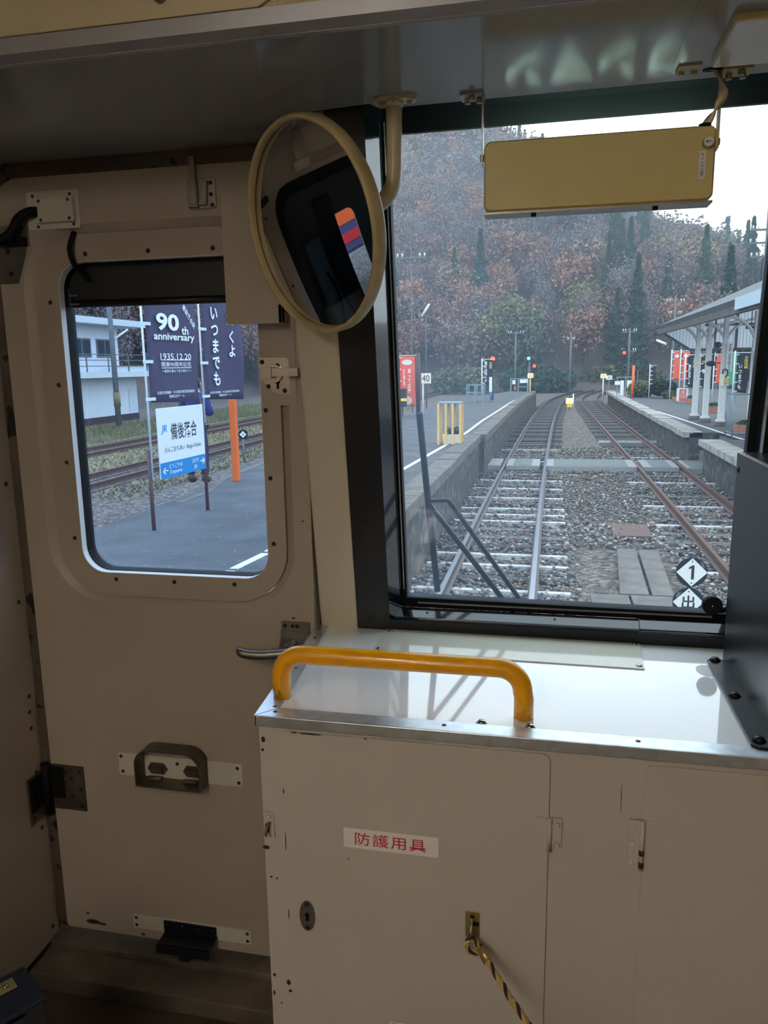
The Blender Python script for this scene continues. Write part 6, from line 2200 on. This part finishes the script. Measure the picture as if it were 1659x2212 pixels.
def tree_proto(kind, var):
    key = (kind, var)
    if key in protos:
        return protos[key], False
    m, lab, grp = KINDS[kind]
    Vq, th = make_tree(kind, {'rust': 3200, 'olive': 3200, 'conifer': 2600, 'bare': 2200}[kind], {'rust': 0.23, 'olive': 0.23, 'conifer': 0.27, 'bare': 0.16}[kind], 0.9 + 0.2 * var)
    t = thing('conifer_tree' if kind == 'conifer' else 'tree', (0, 0, 0), lab, 'tree', grp)
    raw_mesh('crown', Vq.reshape(-1, 3), np.arange(len(Vq) * 4).reshape(-1, 4), m, t)
    b = MB()
    b.tube([(0, 0, -0.6), (0.05, 0, th * 0.4), (0.15, 0.05, th * 0.75)], [0.20, 0.14, 0.06], 7)
    if kind == 'bare':
        for k in range(7):
            a = k * 0.9
            b.tube([(0.05, 0, 2.4 + k * 0.4), (0.8 * math.cos(a), 0.8 * math.sin(a), 4.0 + k * 0.45), (1.5 * math.cos(a), 1.5 * math.sin(a), 5.6 + k * 0.4)], [0.07, 0.045, 0.02], 5)
    b.build('trunk', TRUNK if kind != 'bare' else POLE_GREY, t)
    protos[key] = t
    return t, True


spots = []
yy_ = 85.5
while yy_ < 230:
    step = 3.3 + (yy_ - 85) * 0.018
    x = -0.42 * yy_
    while x < 0.36 * yy_:
        jx, jy = x + (rng.random() - 0.5) * step * 0.8, yy_ + (rng.random() - 0.5) * step * 0.8
        h = hill_h(jx, jy)
        if h > 0.3:
            spots.append((jx, jy, h))
        x += step
    yy_ += step
# the flank beyond the white building, and the wood right of the platform
for k in range(170):
    y = 30 + 60 * rng.random()
    x = -34.5 - 26 * rng.random()
    spots.append((x, y, hill_h(x, y)))
for k in range(90):
    y = 40 + 46 * rng.random()
    x = 25.5 + 20 * rng.random()
    spots.append((x, y, hill_h(x, y)))
for k in range(14):
    spots.append((13.5 + 9 * rng.random(), 62 + 18 * rng.random(), -0.2))
spots.sort(key=lambda q: math.hypot(q[0], q[1]))
vis = [q for q in spots if -0.75 < q[0] / q[1] < 0.33]
seen_a = []
near, far = [], []
for q in vis:
    # keep the nearer trees as individuals, the rest as one wood
    (near if len(near) < 290 and (q[0] / q[1] > -0.30 or len([1 for z in near if z[0] / z[1] <= -0.30]) < 70) else far).append(q)


def kind_at(x, y, r):
    v = math.sin(x * 0.13 + 1.1) + math.sin(y * 0.11 + x * 0.05)
    if abs(x / y - 0.085) < 0.025 and r < 0.6:
        return 'conifer'
    if x / y > 0.19 and r < 0.35:
        return 'conifer'
    if r < 0.08:
        return 'conifer'
    if r < 0.36 + 0.1 * v:
        return 'rust'
    if r < 0.74:
        return 'olive' if v > 0 else 'rust'
    return 'bare'


for x, y, h in near:
    kd = kind_at(x, y, rng.random())
    pr_, fresh = tree_proto(kd, int(rng.integers(0, 2)))
    s = 0.85 + 0.5 * rng.random()
    rz = rng.random() * 6.28
    if fresh:
        pr_.location = (x, y, h)
        pr_.rotation_euler = (0, 0, rz)
        pr_.scale = (s, s, s)
    else:
        copy_thing(pr_, (x, y, h), rz, s)
allv = []
cards = {k: [make_tree(k, 800, {'rust': 0.40, 'olive': 0.40, 'conifer': 0.42, 'bare': 0.30}[k])[0] for _ in range(2)] for k in KINDS}
parts_ = {k: [] for k in KINDS}
for x, y, h in far:
    kd = kind_at(x, y, rng.random())
    s = 0.85 + 0.5 * rng.random()
    parts_[kd].append(cards[kd][int(rng.integers(0, 2))] * s + np.array([x, y, h]))
V, mi = [], []
for i, k in enumerate(KINDS):
    if parts_[k]:
        q = np.concatenate(parts_[k])
        V.append(q)
        mi.append(np.full(len(q), i))
V = np.concatenate(V)
mats_f = [leafmat('wood_rust', [(116, 98, 98), (146, 112, 100), (128, 106, 102)]), leafmat('wood_olive', [(92, 98, 84), (122, 116, 88)]), LEAF_GREEN, LEAF_BARE]
o = raw_mesh('forest', V.reshape(-1, 3), np.arange(len(V) * 4).reshape(-1, 4), mats_f, midx=np.concatenate(mi))
tag(o, 'dense mixed autumn wood covering the hill behind the nearer trees', 'forest', kind='stuff')

# autumn evening haze hanging before the hill
hz = bpy.data.materials.new('valley_haze')
hz.use_nodes = True
hn = hz.node_tree
hn.nodes.clear()
ho = hn.nodes.new('ShaderNodeOutputMaterial')
hs = hn.nodes.new('ShaderNodeVolumeScatter')
hs.inputs['Color'].default_value = (0.80, 0.91, 1.0, 1)
hs.inputs['Density'].default_value = 0.0032
hn.links.new(hs.outputs[0], ho.inputs['Volume'])
o = MB().box(-140, 130, 64, 175, -1.0, 38).build('haze', hz)
tag(o, 'thin bluish haze hanging in the valley before the wooded hill', 'haze', kind='stuff')
